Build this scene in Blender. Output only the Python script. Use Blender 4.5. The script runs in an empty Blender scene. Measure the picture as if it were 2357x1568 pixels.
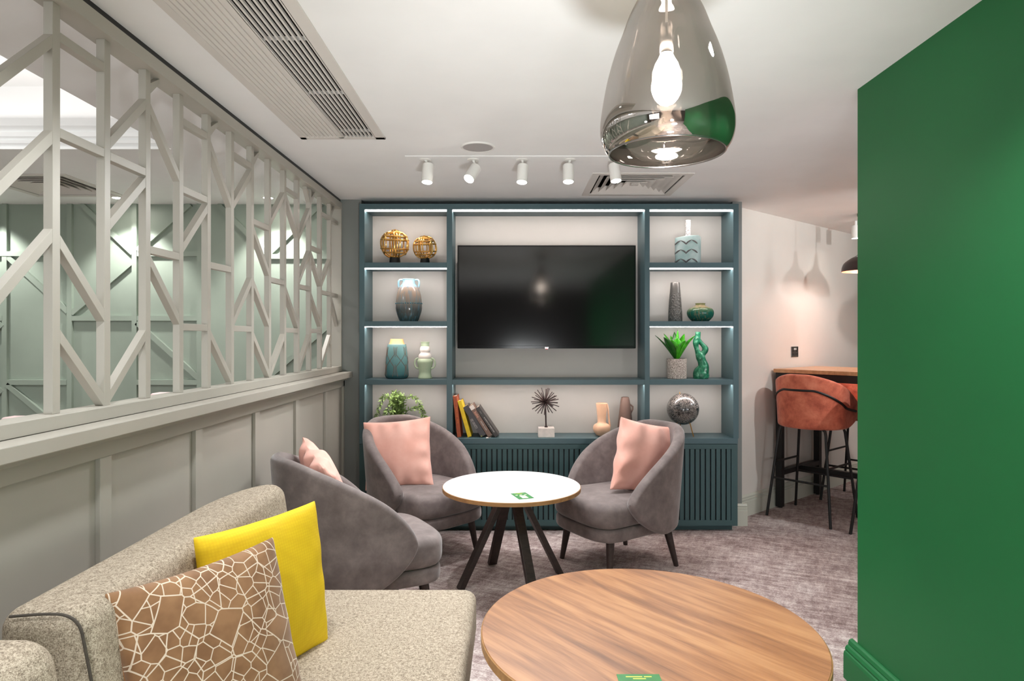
import bpy, bmesh, math, random
from mathutils import Vector, Matrix
random.seed(7)
SC = bpy.context.scene
COL = SC.collection
PI = math.pi
F = 1490.0                    # focal length in pixels of the 2357 px wide frame
EYE = 1.40                    # eye height; camera at the origin looking along +Y

def at(px, py, Y):            # point that the photograph shows at (px, py), at distance Y
    return Vector(((px - 1180) * Y / F, Y, EYE + (775 - py) * Y / F))

# ------------------------------------------------------------------ materials
def lin(c):
    c /= 255.0
    return c / 12.92 if c <= .04045 else ((c + .055) / 1.055) ** 2.4
def rgb(t): return (lin(t[0]), lin(t[1]), lin(t[2]), 1)

class NT:
    def __init__(s, name):
        s.m = bpy.data.materials.new(name); s.m.use_nodes = True
        s.t = s.m.node_tree; s.n = s.t.nodes; s.l = s.t.links
        s.b = s.n['Principled BSDF']
    def node(s, typ, **kw):
        n = s.n.new(typ)
        for k, v in kw.items():
            if k in n.inputs: n.inputs[k].default_value = v
            else: setattr(n, k, v)
        return n
    def link(s, a, b): s.l.new(a, b)
    def coord(s, scale=(1, 1, 1), rot=(0, 0, 0), kind='Object'):
        tc = s.node('ShaderNodeTexCoord'); mp = s.node('ShaderNodeMapping')
        mp.inputs['Scale'].default_value = scale; mp.inputs['Rotation'].default_value = rot
        s.link(tc.outputs[kind], mp.inputs['Vector']); return mp.outputs['Vector']
    def noise(s, vec, scale, detail=3, rough=.55, dist=0):
        n = s.node('ShaderNodeTexNoise'); n.inputs['Scale'].default_value = scale
        n.inputs['Detail'].default_value = detail; n.inputs['Roughness'].default_value = rough
        n.inputs['Distortion'].default_value = dist
        if vec is not None: s.link(vec, n.inputs['Vector'])
        return n.outputs['Fac']
    def ramp(s, fac, stops, interp='LINEAR'):
        r = s.node('ShaderNodeValToRGB'); e = r.color_ramp.elements; r.color_ramp.interpolation = interp
        while len(e) > 1: e.remove(e[-1])
        e[0].position = stops[0][0]; e[0].color = rgb(stops[0][1])
        for p, c in stops[1:]:
            k = e.new(p); k.color = rgb(c)
        s.link(fac, r.inputs['Fac']); return r.outputs['Color']
    def mix(s, a, b, f, mode='MIX'):
        m = s.node('ShaderNodeMix', data_type='RGBA', blend_type=mode)
        for v, i in ((f, 0), (a, 6), (b, 7)):
            if hasattr(v, 'is_linked'): s.link(v, m.inputs[i])
            else: m.inputs[i].default_value = v
        return m.outputs[2]
    def math(s, op, a, b=0.0):
        m = s.node('ShaderNodeMath', operation=op)
        for v, i in ((a, 0), (b, 1)):
            if hasattr(v, 'is_linked'): s.link(v, m.inputs[i])
            else: m.inputs[i].default_value = v
        return m.outputs[0]
    def bump(s, h, strength=.3, dist=.002):
        b = s.node('ShaderNodeBump'); b.inputs['Strength'].default_value = strength
        b.inputs['Distance'].default_value = dist
        s.link(h, b.inputs['Height']); s.link(b.outputs['Normal'], s.b.inputs['Normal'])
    def base(s, c):
        if hasattr(c, 'is_linked'): s.link(c, s.b.inputs['Base Color'])
        else: s.b.inputs['Base Color'].default_value = c
    def set(s, **kw):
        for k, v in kw.items(): s.b.inputs[k.replace('_', ' ')].default_value = v
        return s

def paint(name, c, rough=.5, var=.04, scale=2.5, bump=.05, **kw):
    t = NT(name); v = t.coord()
    n = t.noise(v, scale, 4)
    d = tuple(max(0, x * (1 - var)) for x in c); e = tuple(min(255, x * (1 + var)) for x in c)
    t.base(t.ramp(n, [(.3, d), (.7, e)])); t.set(Roughness=rough, **kw)
    if bump: t.bump(t.noise(v, 180, 2), bump, .001)
    return t.m
def emit(name, c, strength):
    t = NT(name); t.base(rgb(c)); t.b.inputs['Emission Color'].default_value = rgb(c)
    t.b.inputs['Emission Strength'].default_value = strength
    return t.m

MT = {}
MT['ceiling'] = paint('ceiling_paint', (240, 240, 239), .75, .012)
MT['wall_pale'] = paint('pale_wall_paint', (214, 208, 200), .7, .012)
MT['wall_dark'] = paint('dark_brown_wall_paint', (62, 54, 50), .7, .02)  # dark tone chosen so this unseen wall reflects black in the television
MT['grey_paint'] = paint('warm_grey_eggshell', (173, 168, 158), .42, .015, bump=.03)
MT['grey_dark'] = paint('grey_back_wall', (128, 131, 128), .55, .02)
MT['sage'] = paint('sage_green_panelling', (153, 165, 152), .5, .03)
MT['green'] = paint('deep_green_gloss', (26, 104, 56), .5, .03, 1.2, .04, Specular_IOR_Level=.3)
MT['teal'] = paint('teal_lacquer', (72, 97, 103), .42, .03, bump=.02)
MT['teal_dark'] = paint('dark_teal_slats', (58, 86, 88), .45, .03, bump=.02)
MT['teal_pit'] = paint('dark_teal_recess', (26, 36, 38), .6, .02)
MT['niche'] = paint('niche_greige', (194, 190, 184), .6, .015)
MT['white'] = paint('white_powder_coat', (236, 234, 230), .4, .01, bump=0)
MT['vent'] = paint('vent_white', (214, 209, 203), .5, .01, bump=0)
MT['black'] = paint('black_satin', (20, 19, 19), .45, .05, bump=0)
MT['pit'] = paint('duct_shade', (22, 20, 19), .8, .05, bump=0)  # black put in place of the shade inside the vents
MT['skirt'] = paint('sage_skirting', (200, 201, 188), .4, .015, bump=0)
MT['led'] = emit('led_strip_glow', (255, 243, 238), 15)
MT['bulb'] = emit('bulb_glow', (255, 246, 235), 40)
MT['spot_lens'] = emit('spot_lens_glow', (255, 246, 238), 60)
MT['gold'] = paint('gold_leaf', (236, 182, 104), .3, .12, 30, 0, Metallic=.9)
MT['brass'] = paint('brass', (176, 132, 72), .3, .05, 30, 0, Metallic=1.0)
MT['chrome'] = paint('chrome_plate', (170, 168, 168), .25, .04, 30, 0, Metallic=1.0)
MT['darkwood'] = None

def wood(name, stops, rot, scale, rough=.4):
    t = NT(name)
    rv = t.coord((1, 1, 1), (0, 0, rot))
    def scaled(sc3):
        mp = t.node('ShaderNodeMapping'); mp.inputs['Scale'].default_value = sc3; t.link(rv, mp.inputs['Vector']); return mp.outputs['Vector']
    v = scaled((.8, 11, 11)); v2 = scaled((.42, 3.0, 3.0)); v3 = scaled((2.5, 70, 70))
    n1 = t.noise(v, scale, 6, .62, .35); n2 = t.noise(v2, scale * .8, 3, .5, 1.2)
    ringf = t.math('SINE', t.math('MULTIPLY', n2, 34.0))
    f = t.math('ADD', t.math('ADD', t.math('ADD', t.math('MULTIPLY', n1, .62), t.math('MULTIPLY', t.noise(v3, 2.0, 2), .14)), t.math('MULTIPLY', n2, .24)), t.math('MULTIPLY', ringf, .035))
    # veneer strips
    sx = t.node('ShaderNodeSeparateXYZ'); t.link(rv, sx.inputs[0])
    st = t.math('FLOOR', t.math('MULTIPLY', sx.outputs[1], 9.0))
    wn = t.node('ShaderNodeTexWhiteNoise', noise_dimensions='1D'); t.link(st, wn.inputs['W'])
    f = t.math('ADD', f, t.math('MULTIPLY', t.math('SUBTRACT', wn.outputs['Value'], .5), .10))
    t.base(t.ramp(f, stops)); t.set(Roughness=rough)
    t.bump(n1, .08, .0006)
    return t.m
MT['walnut'] = wood('walnut_veneer', [(.30, (106, 66, 36)), (.42, (140, 92, 55)), (.52, (163, 112, 70)), (.66, (180, 131, 86))], math.radians(51), 2.6, .38)
MT['oak_edge'] = wood('ply_edge', [(.3, (140, 100, 58)), (.7, (186, 142, 92))], 0, 3, .5)
MT['barwood'] = wood('bar_top_wood', [(.3, (178, 128, 86)), (.7, (214, 168, 124))], math.radians(-50), 3, .3)
MT['darkwood'] = wood('wenge_stain', [(.3, (38, 28, 26)), (.7, (62, 47, 43))], 0, 6, .4)
MT['laminate'] = paint('white_laminate', (216, 216, 214), .32, .005, bump=0)

def velvet(name, lo, mid, hi, sheen=.35, scale=9):
    t = NT(name); v = t.coord()
    n = t.noise(v, scale, 5, .62, .15); fine = t.noise(v, 500, 2)
    f = t.math('ADD', t.math('MULTIPLY', n, .85), t.math('MULTIPLY', fine, .15))
    t.base(t.ramp(f, [(.34, lo), (.5, mid), (.66, hi)])); t.set(Roughness=.8)
    t.b.inputs['Sheen Weight'].default_value = sheen; t.b.inputs['Sheen Roughness'].default_value = .4
    t.bump(t.math('ADD', t.math('MULTIPLY', n, 2.0), fine), .12, .002)
    return t.m
MT['taupe'] = velvet('taupe_velvet', (102, 91, 89), (117, 105, 103), (134, 122, 119), .4, 12)
MT['pink'] = velvet('pink_velvet', (232, 170, 154), (238, 180, 165), (243, 190, 176), .25, 6)
MT['terracotta'] = velvet('terracotta_velvet', (176, 84, 62), (212, 112, 84), (230, 138, 108), .3, 11)

t = NT('tweed_fabric')
v = t.coord(); v1 = t.coord((1, 1, 2.6)); v2 = t.coord((2.6, 2.6, 1))
f = t.math('MULTIPLY', t.math('ADD', t.noise(v1, 230, 2, .7), t.noise(v2, 230, 2, .7)), .5)
g = t.noise(v, 90, 2)
f = t.math('ADD', t.math('MULTIPLY', f, .8), t.math('MULTIPLY', g, .2))
t.base(t.ramp(f, [(.36, (80, 68, 57)), (.46, (146, 132, 114)), (.55, (188, 174, 155)), (.68, (214, 202, 185))]))
t.set(Roughness=.9); t.bump(f, .7, .003); MT['tweed'] = t.m
MT['piping'] = paint('dark_piping', (78, 71, 64), .9, .1, 60)

t = NT('yellow_waffle_fabric'); v = t.coord()
w = t.node('ShaderNodeTexVoronoi', feature='F1'); w.inputs['Scale'].default_value = 120; w.inputs['Randomness'].default_value = .15
t.link(v, w.inputs['Vector'])
t.base(t.mix(rgb((240, 206, 26)), rgb((226, 186, 14)), w.outputs['Distance']))
t.set(Roughness=.75); t.bump(w.outputs['Distance'], -.6, .002); MT['yellow'] = t.m

t = NT('brown_velvet_with_cream_lines'); v = t.coord((1, 1, 0))
nz = t.node('ShaderNodeTexNoise'); nz.inputs['Scale'].default_value = 9; t.link(v, nz.inputs['Vector'])
dv = t.node('ShaderNodeVectorMath', operation='MULTIPLY_ADD'); t.link(nz.outputs['Color'], dv.inputs[0])
dv.inputs[1].default_value = (.008, .008, 0); t.link(v, dv.inputs[2])
def edge(sc, width):
    e = t.node('ShaderNodeTexVoronoi', feature='DISTANCE_TO_EDGE'); e.voronoi_dimensions = '2D'
    e.inputs['Scale'].default_value = sc; e.inputs['Randomness'].default_value = 1
    t.link(dv.outputs[0], e.inputs['Vector']); return t.math('LESS_THAN', e.outputs['Distance'], width)
cel = t.node('ShaderNodeTexVoronoi', feature='F1'); cel.voronoi_dimensions = '2D'; cel.inputs['Scale'].default_value = 16; t.link(dv.outputs[0], cel.inputs['Vector'])
sc_ = t.node('ShaderNodeSeparateColor'); t.link(cel.outputs['Color'], sc_.inputs[0])
e1 = t.math('MAXIMUM', edge(16, .022), t.math('MULTIPLY', edge(29, .034), t.math('GREATER_THAN', sc_.outputs[0], .28)))
vv = t.noise(v, 6, 2)
pile = t.noise(t.coord(), 14, 3)
brown = t.ramp(pile, [(.35, (122, 84, 51)), (.65, (146, 106, 70))])
t.base(t.mix(brown, rgb((212, 194, 174)), e1)); t.set(Roughness=.8); t.b.inputs['Sheen Weight'].default_value = .25
t.bump(e1, -.5, .002); MT['brown_lines'] = t.m
MT['brown_back'] = paint('ochre_cushion_back', (176, 118, 62), .8, .06, 12)

t = NT('carpet_mauve_weave')
v = t.coord()
def rs(rot, sc3):
    mp = t.node('ShaderNodeMapping'); mp.inputs['Scale'].default_value = sc3; t.link(t.coord((1, 1, 1), (0, 0, rot)), mp.inputs['Vector']); return mp.outputs['Vector']
a = t.noise(rs(.45, (5, 24, 1)), 1.3, 6, .82); b = t.noise(rs(.45, (22, 6, 1)), 1.3, 6, .82)
c = t.noise(v, 2.6, 5, .65); d = t.noise(rs(.45, (1, 2.2, 1)), 110, 3, .75)
f = t.math('ADD', t.math('ADD', t.math('MULTIPLY', a, .34), t.math('MULTIPLY', b, .24)), t.math('ADD', t.math('MULTIPLY', c, .22), t.math('MULTIPLY', d, .28)))
t.base(t.ramp(f, [(.43, (98, 79, 77)), (.50, (148, 127, 123)), (.55, (184, 166, 162)), (.62, (228, 218, 213))]))
t.set(Roughness=.95); t.bump(t.math('ADD', d, f), .8, .004); MT['carpet'] = t.m

t = NT('smoked_mirror_glass')          # ombre metallised glass: more silver towards the rim
o = t.n['Material Output']; gl = t.node('ShaderNodeBsdfGlossy'); tr = t.node('ShaderNodeBsdfTransparent'); mx = t.node('ShaderNodeMixShader')
gl.inputs['Roughness'].default_value = .025; gl.inputs['Color'].default_value = (.74, .70, .67, 1)
tr.inputs['Color'].default_value = (.50, .455, .42, 1)
sx = t.node('ShaderNodeSeparateXYZ'); t.link(t.coord(), sx.inputs[0])
mr = t.node('ShaderNodeMapRange'); t.link(sx.outputs[2], mr.inputs['Value'])
mr.inputs['From Min'].default_value = 0; mr.inputs['From Max'].default_value = .30
mr.inputs['To Min'].default_value = .68; mr.inputs['To Max'].default_value = .36
fr = t.node('ShaderNodeLayerWeight'); fr.inputs['Blend'].default_value = .35
fm = t.math('ADD', mr.outputs[0], t.math('MULTIPLY', fr.outputs['Fresnel'], .35)); fm.node.use_clamp = True
t.link(fm, mx.inputs[0]); t.link(tr.outputs[0], mx.inputs[1]); t.link(gl.outputs[0], mx.inputs[2]); t.link(mx.outputs[0], o.inputs['Surface'])
t.n.remove(t.b); MT['smoke'] = t.m
t = NT('window_glass'); t.set(Roughness=.03); t.b.inputs['Transmission Weight'].default_value = 1; t.b.inputs['IOR'].default_value = 1.05; MT['glass'] = t.m

t = NT('television_screen'); t.base(rgb((7, 7, 8))); t.set(Roughness=.10); t.b.inputs['Specular IOR Level'].default_value = .9; MT['screen'] = t.m
MT['gloss_black'] = paint('gloss_black_bezel', (18, 18, 19), .12, .02, bump=0)

def glaze(name, stops, z0, z1, rough=.18, streak=None, sc=60, wob=.25):
    t = NT(name); v = t.coord(); sx = t.node('ShaderNodeSeparateXYZ'); t.link(v, sx.inputs[0])
    mr = t.node('ShaderNodeMapRange'); t.link(sx.outputs[2], mr.inputs['Value'])
    mr.inputs['From Min'].default_value = z0; mr.inputs['From Max'].default_value = z1
    n = t.noise(t.coord((1, 1, .12)), sc, 3)
    f = t.math('ADD', mr.outputs[0], t.math('MULTIPLY', t.math('SUBTRACT', n, .5), wob))
    c = t.ramp(f, stops)
    if streak: c = t.mix(c, rgb(streak), t.ramp(t.noise(t.coord((1, 1, .06)), sc * 1.6, 2), [(.52, (0, 0, 0)), (.62, (170, 170, 170))]))
    t.base(c); t.set(Roughness=rough); return t.m
MT['g_handled'] = glaze('drip_glaze_blue_brown', [(.0, (52, 72, 74)), (.28, (84, 86, 84)), (.46, (128, 120, 112)), (.60, (150, 130, 114)), (.78, (166, 150, 138)), (.84, (150, 192, 208)), (1, (176, 208, 216))], 0, .315, .15, (84, 132, 150), 42, .06)
MT['g_teal_top'] = paint('teal_band_glaze', (48, 96, 108), .2, .2, 60, 0)
MT['g_turq'] = glaze('turquoise_glaze', [(0, (30, 66, 70)), (.15, (62, 104, 108)), (.6, (104, 146, 148)), (1, (120, 158, 158))], 0, .25, .14, None, 30, .1)
MT['g_line'] = paint('brown_incised_line', (104, 68, 48), .4, .15, 40, 0)
MT['peach'] = paint('peach_bisque', (240, 186, 128), .55, .04, 12, 0)
MT['sage_ceramic'] = paint('sage_ceramic', (176, 190, 160), .45, .03, 12, 0)
MT['cream_ceramic'] = paint('cream_ceramic', (240, 228, 220), .5, .02, 12, 0)
MT['peach_jug'] = paint('apricot_ceramic', (238, 192, 158), .35, .03, 10, 0)
MT['brown_jug'] = paint('cocoa_ceramic', (118, 94, 84), .4, .05, 10, 0)
MT['g_green'] = glaze('green_copper_glaze', [(0, (16, 62, 54)), (.5, (24, 92, 76)), (.72, (96, 118, 84)), (.85, (170, 148, 118)), (1, (120, 126, 74))], 0, .13, .12, (120, 108, 70), 55, .25)
MT['marble'] = paint('white_marble', (232, 220, 212), .4, .05, 20, 0)
t = NT('hammered_pewter_glaze'); v = t.coord((1, 1, .8))
w = t.node('ShaderNodeTexVoronoi', feature='SMOOTH_F1'); w.inputs['Scale'].default_value = 90; t.link(v, w.inputs['Vector'])
t.base(rgb((104, 101, 97))); t.set(Roughness=.35, Metallic=.35)
sx = t.node('ShaderNodeSeparateXYZ'); t.link(t.coord(), sx.inputs[0])
t.bump(t.math('MULTIPLY', w.outputs['Distance'], t.math('LESS_THAN', sx.outputs[2], .21)), .9, .01); MT['hammered'] = t.m
t = NT('pale_turquoise_bottle'); t.base(t.ramp(t.noise(t.coord(), 12, 3), [(.35, (160, 190, 188)), (.65, (196, 212, 210))])); t.set(Roughness=.6); MT['bottle'] = t.m
t = NT('bottle_neck_speckle'); t.base(t.ramp(t.noise(t.coord(), 120, 3), [(.42, (150, 140, 136)), (.52, (230, 226, 224))])); t.set(Roughness=.6); MT['bottle_neck'] = t.m
MT['brush'] = paint('charcoal_brushwork', (92, 88, 88), .7, .25, 90, 0)
t = NT('speckled_stone_pot'); t.base(t.ramp(t.noise(t.coord(), 170, 3, .7), [(.40, (110, 98, 92)), (.5, (172, 160, 150)), (.6, (214, 204, 196))])); t.set(Roughness=.8); MT['stone'] = t.m
t = NT('malachite_patina'); t.base(t.ramp(t.noise(t.coord(), 35, 5, .65), [(.35, (10, 76, 52)), (.55, (30, 116, 82)), (.7, (120, 178, 148))])); t.set(Roughness=.3); t.bump(t.noise(t.coord(), 45, 3), .5, .004); MT['malachite'] = t.m
t = NT('black_globe_silver_map'); v = t.coord()
land = t.ramp(t.noise(v, 14, 5, .6), [(.38, (0, 0, 0)), (.48, (220, 220, 220))])
spk = t.ramp(t.noise(t.coord((1, 1, 3)), 150, 2, .7), [(.5, (0, 0, 0)), (.56, (255, 255, 255))])
wv = t.node('ShaderNodeTexWave', wave_type='BANDS', bands_direction='Z'); wv.inputs['Scale'].default_value = 9; t.link(v, wv.inputs['Vector'])
ln = t.math('GREATER_THAN', wv.outputs['Fac'], .985)
k = t.mix(rgb((26, 25, 26)), rgb((190, 180, 172)), t.math('MULTIPLY', land, spk))
t.base(t.mix(k, rgb((110, 106, 102)), t.math('MULTIPLY', ln, .5))); t.set(Roughness=.25); t.b.inputs['Coat Weight'].default_value = .6; MT['globe'] = t.m
MT['leaf'] = paint('agave_leaf', (62, 150, 30), .35, .3, 22, 0)
MT['leaf_dark'] = paint('agave_leaf_dark', (26, 84, 18), .35, .25, 22, 0)
MT['fern'] = paint('trailing_foliage', (122, 146, 82), .5, .35, 60, 0)
MT['fern_dark'] = paint('trailing_stem', (74, 92, 50), .5, .2, 30, 0)
MT['copper_in'] = paint('copper_inside', (226, 140, 112), .35, .05, 20, 0, Metallic=.6)
MT['umber'] = paint('dark_brown_shade', (48, 30, 28), .4, .05, 20, 0)
MT['card'] = paint('green_card', (44, 118, 58), .5, .06, 40, 0)
MT['card_pale'] = paint('pale_card_print', (236, 240, 196), .6, .03, 40, 0)
MT['card_yellow'] = paint('yellow_card_print', (188, 196, 84), .6, .03, 40, 0)
MT['book_rust'] = paint('rust_cloth', (176, 84, 50), .6, .05, 30)
MT['book_yellow'] = paint('yellow_cloth', (232, 196, 38), .6, .05, 30)
MT['book_char'] = paint('charcoal_jacket', (62, 57, 60), .35, .08, 30, 0)
MT['book_brown'] = paint('mushroom_jacket', (128, 98, 84), .4, .05, 30, 0)
MT['book_dark'] = paint('dark_jacket', (58, 50, 48), .4, .05, 30, 0)
MT['paper'] = paint('page_edges', (226, 212, 194), .8, .08, 200, 0)
MT['ink_orange'] = paint('orange_lettering', (226, 124, 44), .5, .02, 30, 0)
MT['ink_pink'] = paint('pink_lettering', (232, 164, 140), .5, .02, 30, 0)
MT['ink_white'] = paint('white_lettering', (226, 220, 214), .5, .02, 30, 0)
MT['red_led'] = emit('red_standby', (220, 30, 40), 1.5)
MT['grille'] = paint('speaker_mesh', (172, 168, 166), .7, .03, 200)
MT['pink_bench'] = paint('pale_pink_leather', (232, 206, 206), .5, .02, 5)
MT['soil'] = paint('potting_soil', (52, 40, 32), .95, .2, 60)

# ------------------------------------------------------------------ mesh building
LOC = {}                                     # world location of the things, for child meshes given in world space
class MB:
    def __init__(s): s.b = bmesh.new()
    def box(s, x0, x1, y0, y1, z0, z1, mtx=None):
        v = [s.b.verts.new(Vector(p) if mtx is None else mtx @ Vector(p)) for p in
             ((x0, y0, z0), (x1, y0, z0), (x1, y1, z0), (x0, y1, z0), (x0, y0, z1), (x1, y0, z1), (x1, y1, z1), (x0, y1, z1))]
        for f in ((0, 3, 2, 1), (4, 5, 6, 7), (0, 1, 5, 4), (1, 2, 6, 5), (2, 3, 7, 6), (3, 0, 4, 7)):
            s.b.faces.new([v[i] for i in f])
        return s
    def bar(s, p, q, w, h, side=(1, 0, 0)):    # rectangular bar p-q, w along side, h across
        p, q = Vector(p), Vector(q); d = (q - p).normalized()
        a = Vector(side); a = (a - d * a.dot(d)).normalized(); c = d.cross(a)
        M = Matrix((a, c, d)).transposed().to_4x4(); M.translation = p
        return s.box(-w / 2, w / 2, -h / 2, h / 2, 0, (q - p).length, M)
    def loops(s, rings, close=True, cap0=True, cap1=True):
        R = [[s.b.verts.new(p) for p in r] for r in rings]
        for A, B in zip(R, R[1:]):
            n = len(A)
            for i in range(n if close else n - 1):
                j = (i + 1) % n
                s.b.faces.new((A[i], A[j], B[j], B[i]))
        if cap0: s.b.faces.new(R[0][::-1])
        if cap1: s.b.faces.new(R[-1])
        return R
    def tube(s, pts, r, n=10, cap=True):
        pts = [Vector(p) for p in pts]; rs = r if isinstance(r, (list, tuple)) else [r] * len(pts)
        up = None; rings = []
        for i, p in enumerate(pts):
            d = (pts[min(i + 1, len(pts) - 1)] - pts[max(i - 1, 0)]).normalized()
            if up is None:
                up = Vector((0, 0, 1)) if abs(d.z) < .9 else Vector((1, 0, 0))
            a = (up - d * up.dot(d)).normalized(); c = d.cross(a); up = a
            rings.append([p + (a * math.cos(k * 2 * PI / n) + c * math.sin(k * 2 * PI / n)) * rs[i] for k in range(n)])
        s.loops(rings, True, cap, cap); return s
    def lathe(s, prof, n=40, c=(0, 0, 0), cap0=True, cap1=True):
        c = Vector(c)
        s.loops([[c + Vector((r * math.cos(k * 2 * PI / n), r * math.sin(k * 2 * PI / n), z)) for k in range(n)] for r, z in prof], True, cap0, cap1)
        return s
    def sphere(s, c, r, u=32, v=20, M=None):
        m = Matrix.Translation(c) if M is None else M
        bmesh.ops.create_uvsphere(s.b, u_segments=u, v_segments=v, radius=r, matrix=m); return s
    def solid(s, outline, z0, z1, r, crown=0, steps=5, fn=None):   # pillowy slab over an outline (ccw, convex-ish)
        n = len(outline); cx = sum(p[0] for p in outline) / n; cy = sum(p[1] for p in outline) / n
        def inset(d):
            out = []
            for i, (x, y) in enumerate(outline):
                px_, py_ = outline[i - 1]; nx_, ny_ = outline[(i + 1) % n]
                tx, ty = nx_ - px_, ny_ - py_; l = math.hypot(tx, ty) or 1
                out.append((x - ty / l * d, y + tx / l * d))
            return out
        rings = []
        for i in range(steps + 1):
            a = i / steps * PI / 2
            rings.append([(x, y, z0 + r - r * math.cos(a) if False else z0 + r * (1 - math.sin(a))) for x, y in inset(r * (1 - math.cos(PI / 2 - a)) if False else r * (1 - math.sin(PI / 2 - a)))] if False else
                         [(x, y, z0 + r * (1 - math.cos(a))) for x, y in inset(r * (1 - math.sin(a)))])
        for i in range(steps + 1):
            a = i / steps * PI / 2
            rings.append([(x, y, z1 - r * (1 - math.sin(a))) for x, y in inset(r * (1 - math.cos(a)))])
        base = rings[-1]
        for k in ((.8, .55, .3, .1) if crown else ()):
            rings.append([(cx + (x - cx) * k, cy + (y - cy) * k, z1 + crown * (1 - k * k)) for x, y, z in base])
        if fn: rings = [[fn(p) for p in r_] for r_ in rings]
        s.loops([[Vector(p) for p in r_] for r_ in rings]); return s
    def build(s, name, mat, parent=None, smooth=False, world=True, bevel=0, sub=0, merge=True, sharp=True):
        if merge: bmesh.ops.remove_doubles(s.b, verts=s.b.verts, dist=1e-6)
        bmesh.ops.recalc_face_normals(s.b, faces=s.b.faces)
        me = bpy.data.meshes.new(name)
        if world and parent is not None and parent.name in LOC:
            bmesh.ops.translate(s.b, verts=s.b.verts, vec=-LOC[parent.name])
        s.b.to_mesh(me); s.b.free()
        me.materials.append(mat)
        o = bpy.data.objects.new(name, me); COL.objects.link(o)
        if parent is not None:
            o.parent = parent
            if parent.name in LOC: LOC[o.name] = LOC[parent.name].copy()
        if smooth:
            me.polygons.foreach_set('use_smooth', [True] * len(me.polygons))
            if sharp: me.set_sharp_from_angle(angle=math.radians(40))
        if bevel:
            m = o.modifiers.new('bevel', 'BEVEL'); m.width = bevel; m.segments = 2; m.limit_method = 'ANGLE'
        if sub:
            m = o.modifiers.new('sub', 'SUBSURF'); m.levels = sub; m.render_levels = sub
        return o

def thing(name, label, cat, loc=(0, 0, 0), rz=0, group=None):
    o = bpy.data.objects.new(name, None); COL.objects.link(o)
    o.location = loc; o.rotation_euler = (0, 0, rz); o.empty_display_size = .05
    o['label'] = label; o['category'] = cat
    if group: o['group'] = group
    LOC[o.name] = Vector(loc)
    return o
def tag(o, label, cat, group=None, kind=None):
    o['label'] = label; o['category'] = cat
    if group: o['group'] = group
    if kind: o['kind'] = kind
    return o
def struct(name, mb, mat, label=None, **kw):
    o = mb.build(name, mat, **kw); o['kind'] = 'structure'
    if label: o['label'] = label; o['category'] = name.split('_')[0]
    return o
def origin(o, p):                            # move a single mesh's origin to its base
    p = Vector(p); o.data.transform(Matrix.Translation(-p)); o.location = p; return o
def dup(root, loc, rz, label, group=None):
    r = root.copy(); COL.objects.link(r); r.location = loc; r.rotation_euler = (0, 0, rz); r['label'] = label
    if group: r['group'] = group
    for ch in list(root.children):
        c = ch.copy(); COL.objects.link(c); c.parent = r
        for g in ch.children:
            d = g.copy(); COL.objects.link(d); d.parent = c
    return r
def text(body, size, mat, M, parent, name='lettering', ext=.0004, sx=1.0):
    cu = bpy.data.curves.new(name, 'FONT'); cu.body = body; cu.size = size; cu.extrude = ext
    cu.align_x = 'CENTER'; cu.align_y = 'CENTER'; cu.materials.append(mat)
    o = bpy.data.objects.new(name, cu); COL.objects.link(o)
    dg = bpy.context.evaluated_depsgraph_get(); me = bpy.data.meshes.new_from_object(o.evaluated_get(dg))
    bpy.data.objects.remove(o); bpy.data.curves.remove(cu)
    o = bpy.data.objects.new(name, me); COL.objects.link(o)
    o.parent = parent
    L = LOC.get(parent.name, Vector((0, 0, 0)))
    o.matrix_local = Matrix.Translation(-L) @ M @ Matrix.Diagonal((sx, 1, 1, 1))
    return o
def frame(u, v, p):                          # matrix with columns u, v, u x v at p
    u = Vector(u).normalized(); v = Vector(v); v = (v - u * v.dot(u)).normalized(); n = u.cross(v)
    M = Matrix((u, v, n)).transposed().to_4x4(); M.translation = Vector(p); return M

# ------------------------------------------------------------------ the setting
CEIL = 2.40
def slab(x0, x1, y0, y1, z0, z1, holes):
    mb = MB()
    xs = sorted({x0, x1} | {v for h in holes for v in h[:2]}); ys = sorted({y0, y1} | {v for h in holes for v in h[2:]})
    for a, b in zip(xs, xs[1:]):
        for c, d in zip(ys, ys[1:]):
            mx, my = (a + b) / 2, (c + d) / 2
            if not any(h[0] < mx < h[1] and h[2] < my < h[3] for h in holes): mb.box(a, b, c, d, z0, z1)
    return mb
TRAY = (-4.3, -1.82, -.6, 3.465)
CASR = (.50, 1.10, 3.96, 4.56)
CASL = (-3.37, -2.76, 3.98, 4.60)
LIN = (-1.045, -.660, 1.0, 3.245)
struct('floor', MB().box(-5, 6, -4, 8, -.1, 0), MT['carpet'])
struct('ceiling', slab(-5, 6, -4, 8, CEIL, CEIL + .12, [TRAY, CASR, CASL, LIN]), MT['ceiling'])
m = MB()
m.box(-1.318, -1.104, 4.722, 5.1, 0, CEIL); m.box(1.63, 1.70, 4.80, 5.15, 0, CEIL); m.box(-1.12, 1.70, 4.945, 5.1, 0, CEIL)
struct('wall_back', m, MT['grey_dark'])

# dado wall under the screen
WX = -1.241
m = MB(); m.box(-1.36, WX, -3.9, 4.722, 0, 1.145)
S0 = 1490 * 1.225 / 949.2; SP = .580
m.box(WX, -1.225, -3.9, 4.722, 1.038, 1.09)
for i in range(-9, 6):
    y = S0 + i * SP
    m.box(WX, -1.225, y, y + .055, 0, 1.038)
m.box(WX, -1.225, 4.69, 4.722, 0, 1.09); m.box(WX, -1.222, -3.9, 4.722, 0, .14)
struct('wall_left', m, MT['grey_paint'], bevel=.0015, merge=False)
m = MB(); m.box(-1.33, -1.168, -3.9, 4.722, 1.104, 1.145); m.box(-1.33, -1.205, -3.9, 4.722, 1.085, 1.104)
struct('trim_1', m, MT['grey_paint'], bevel=.003, merge=False)

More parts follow.
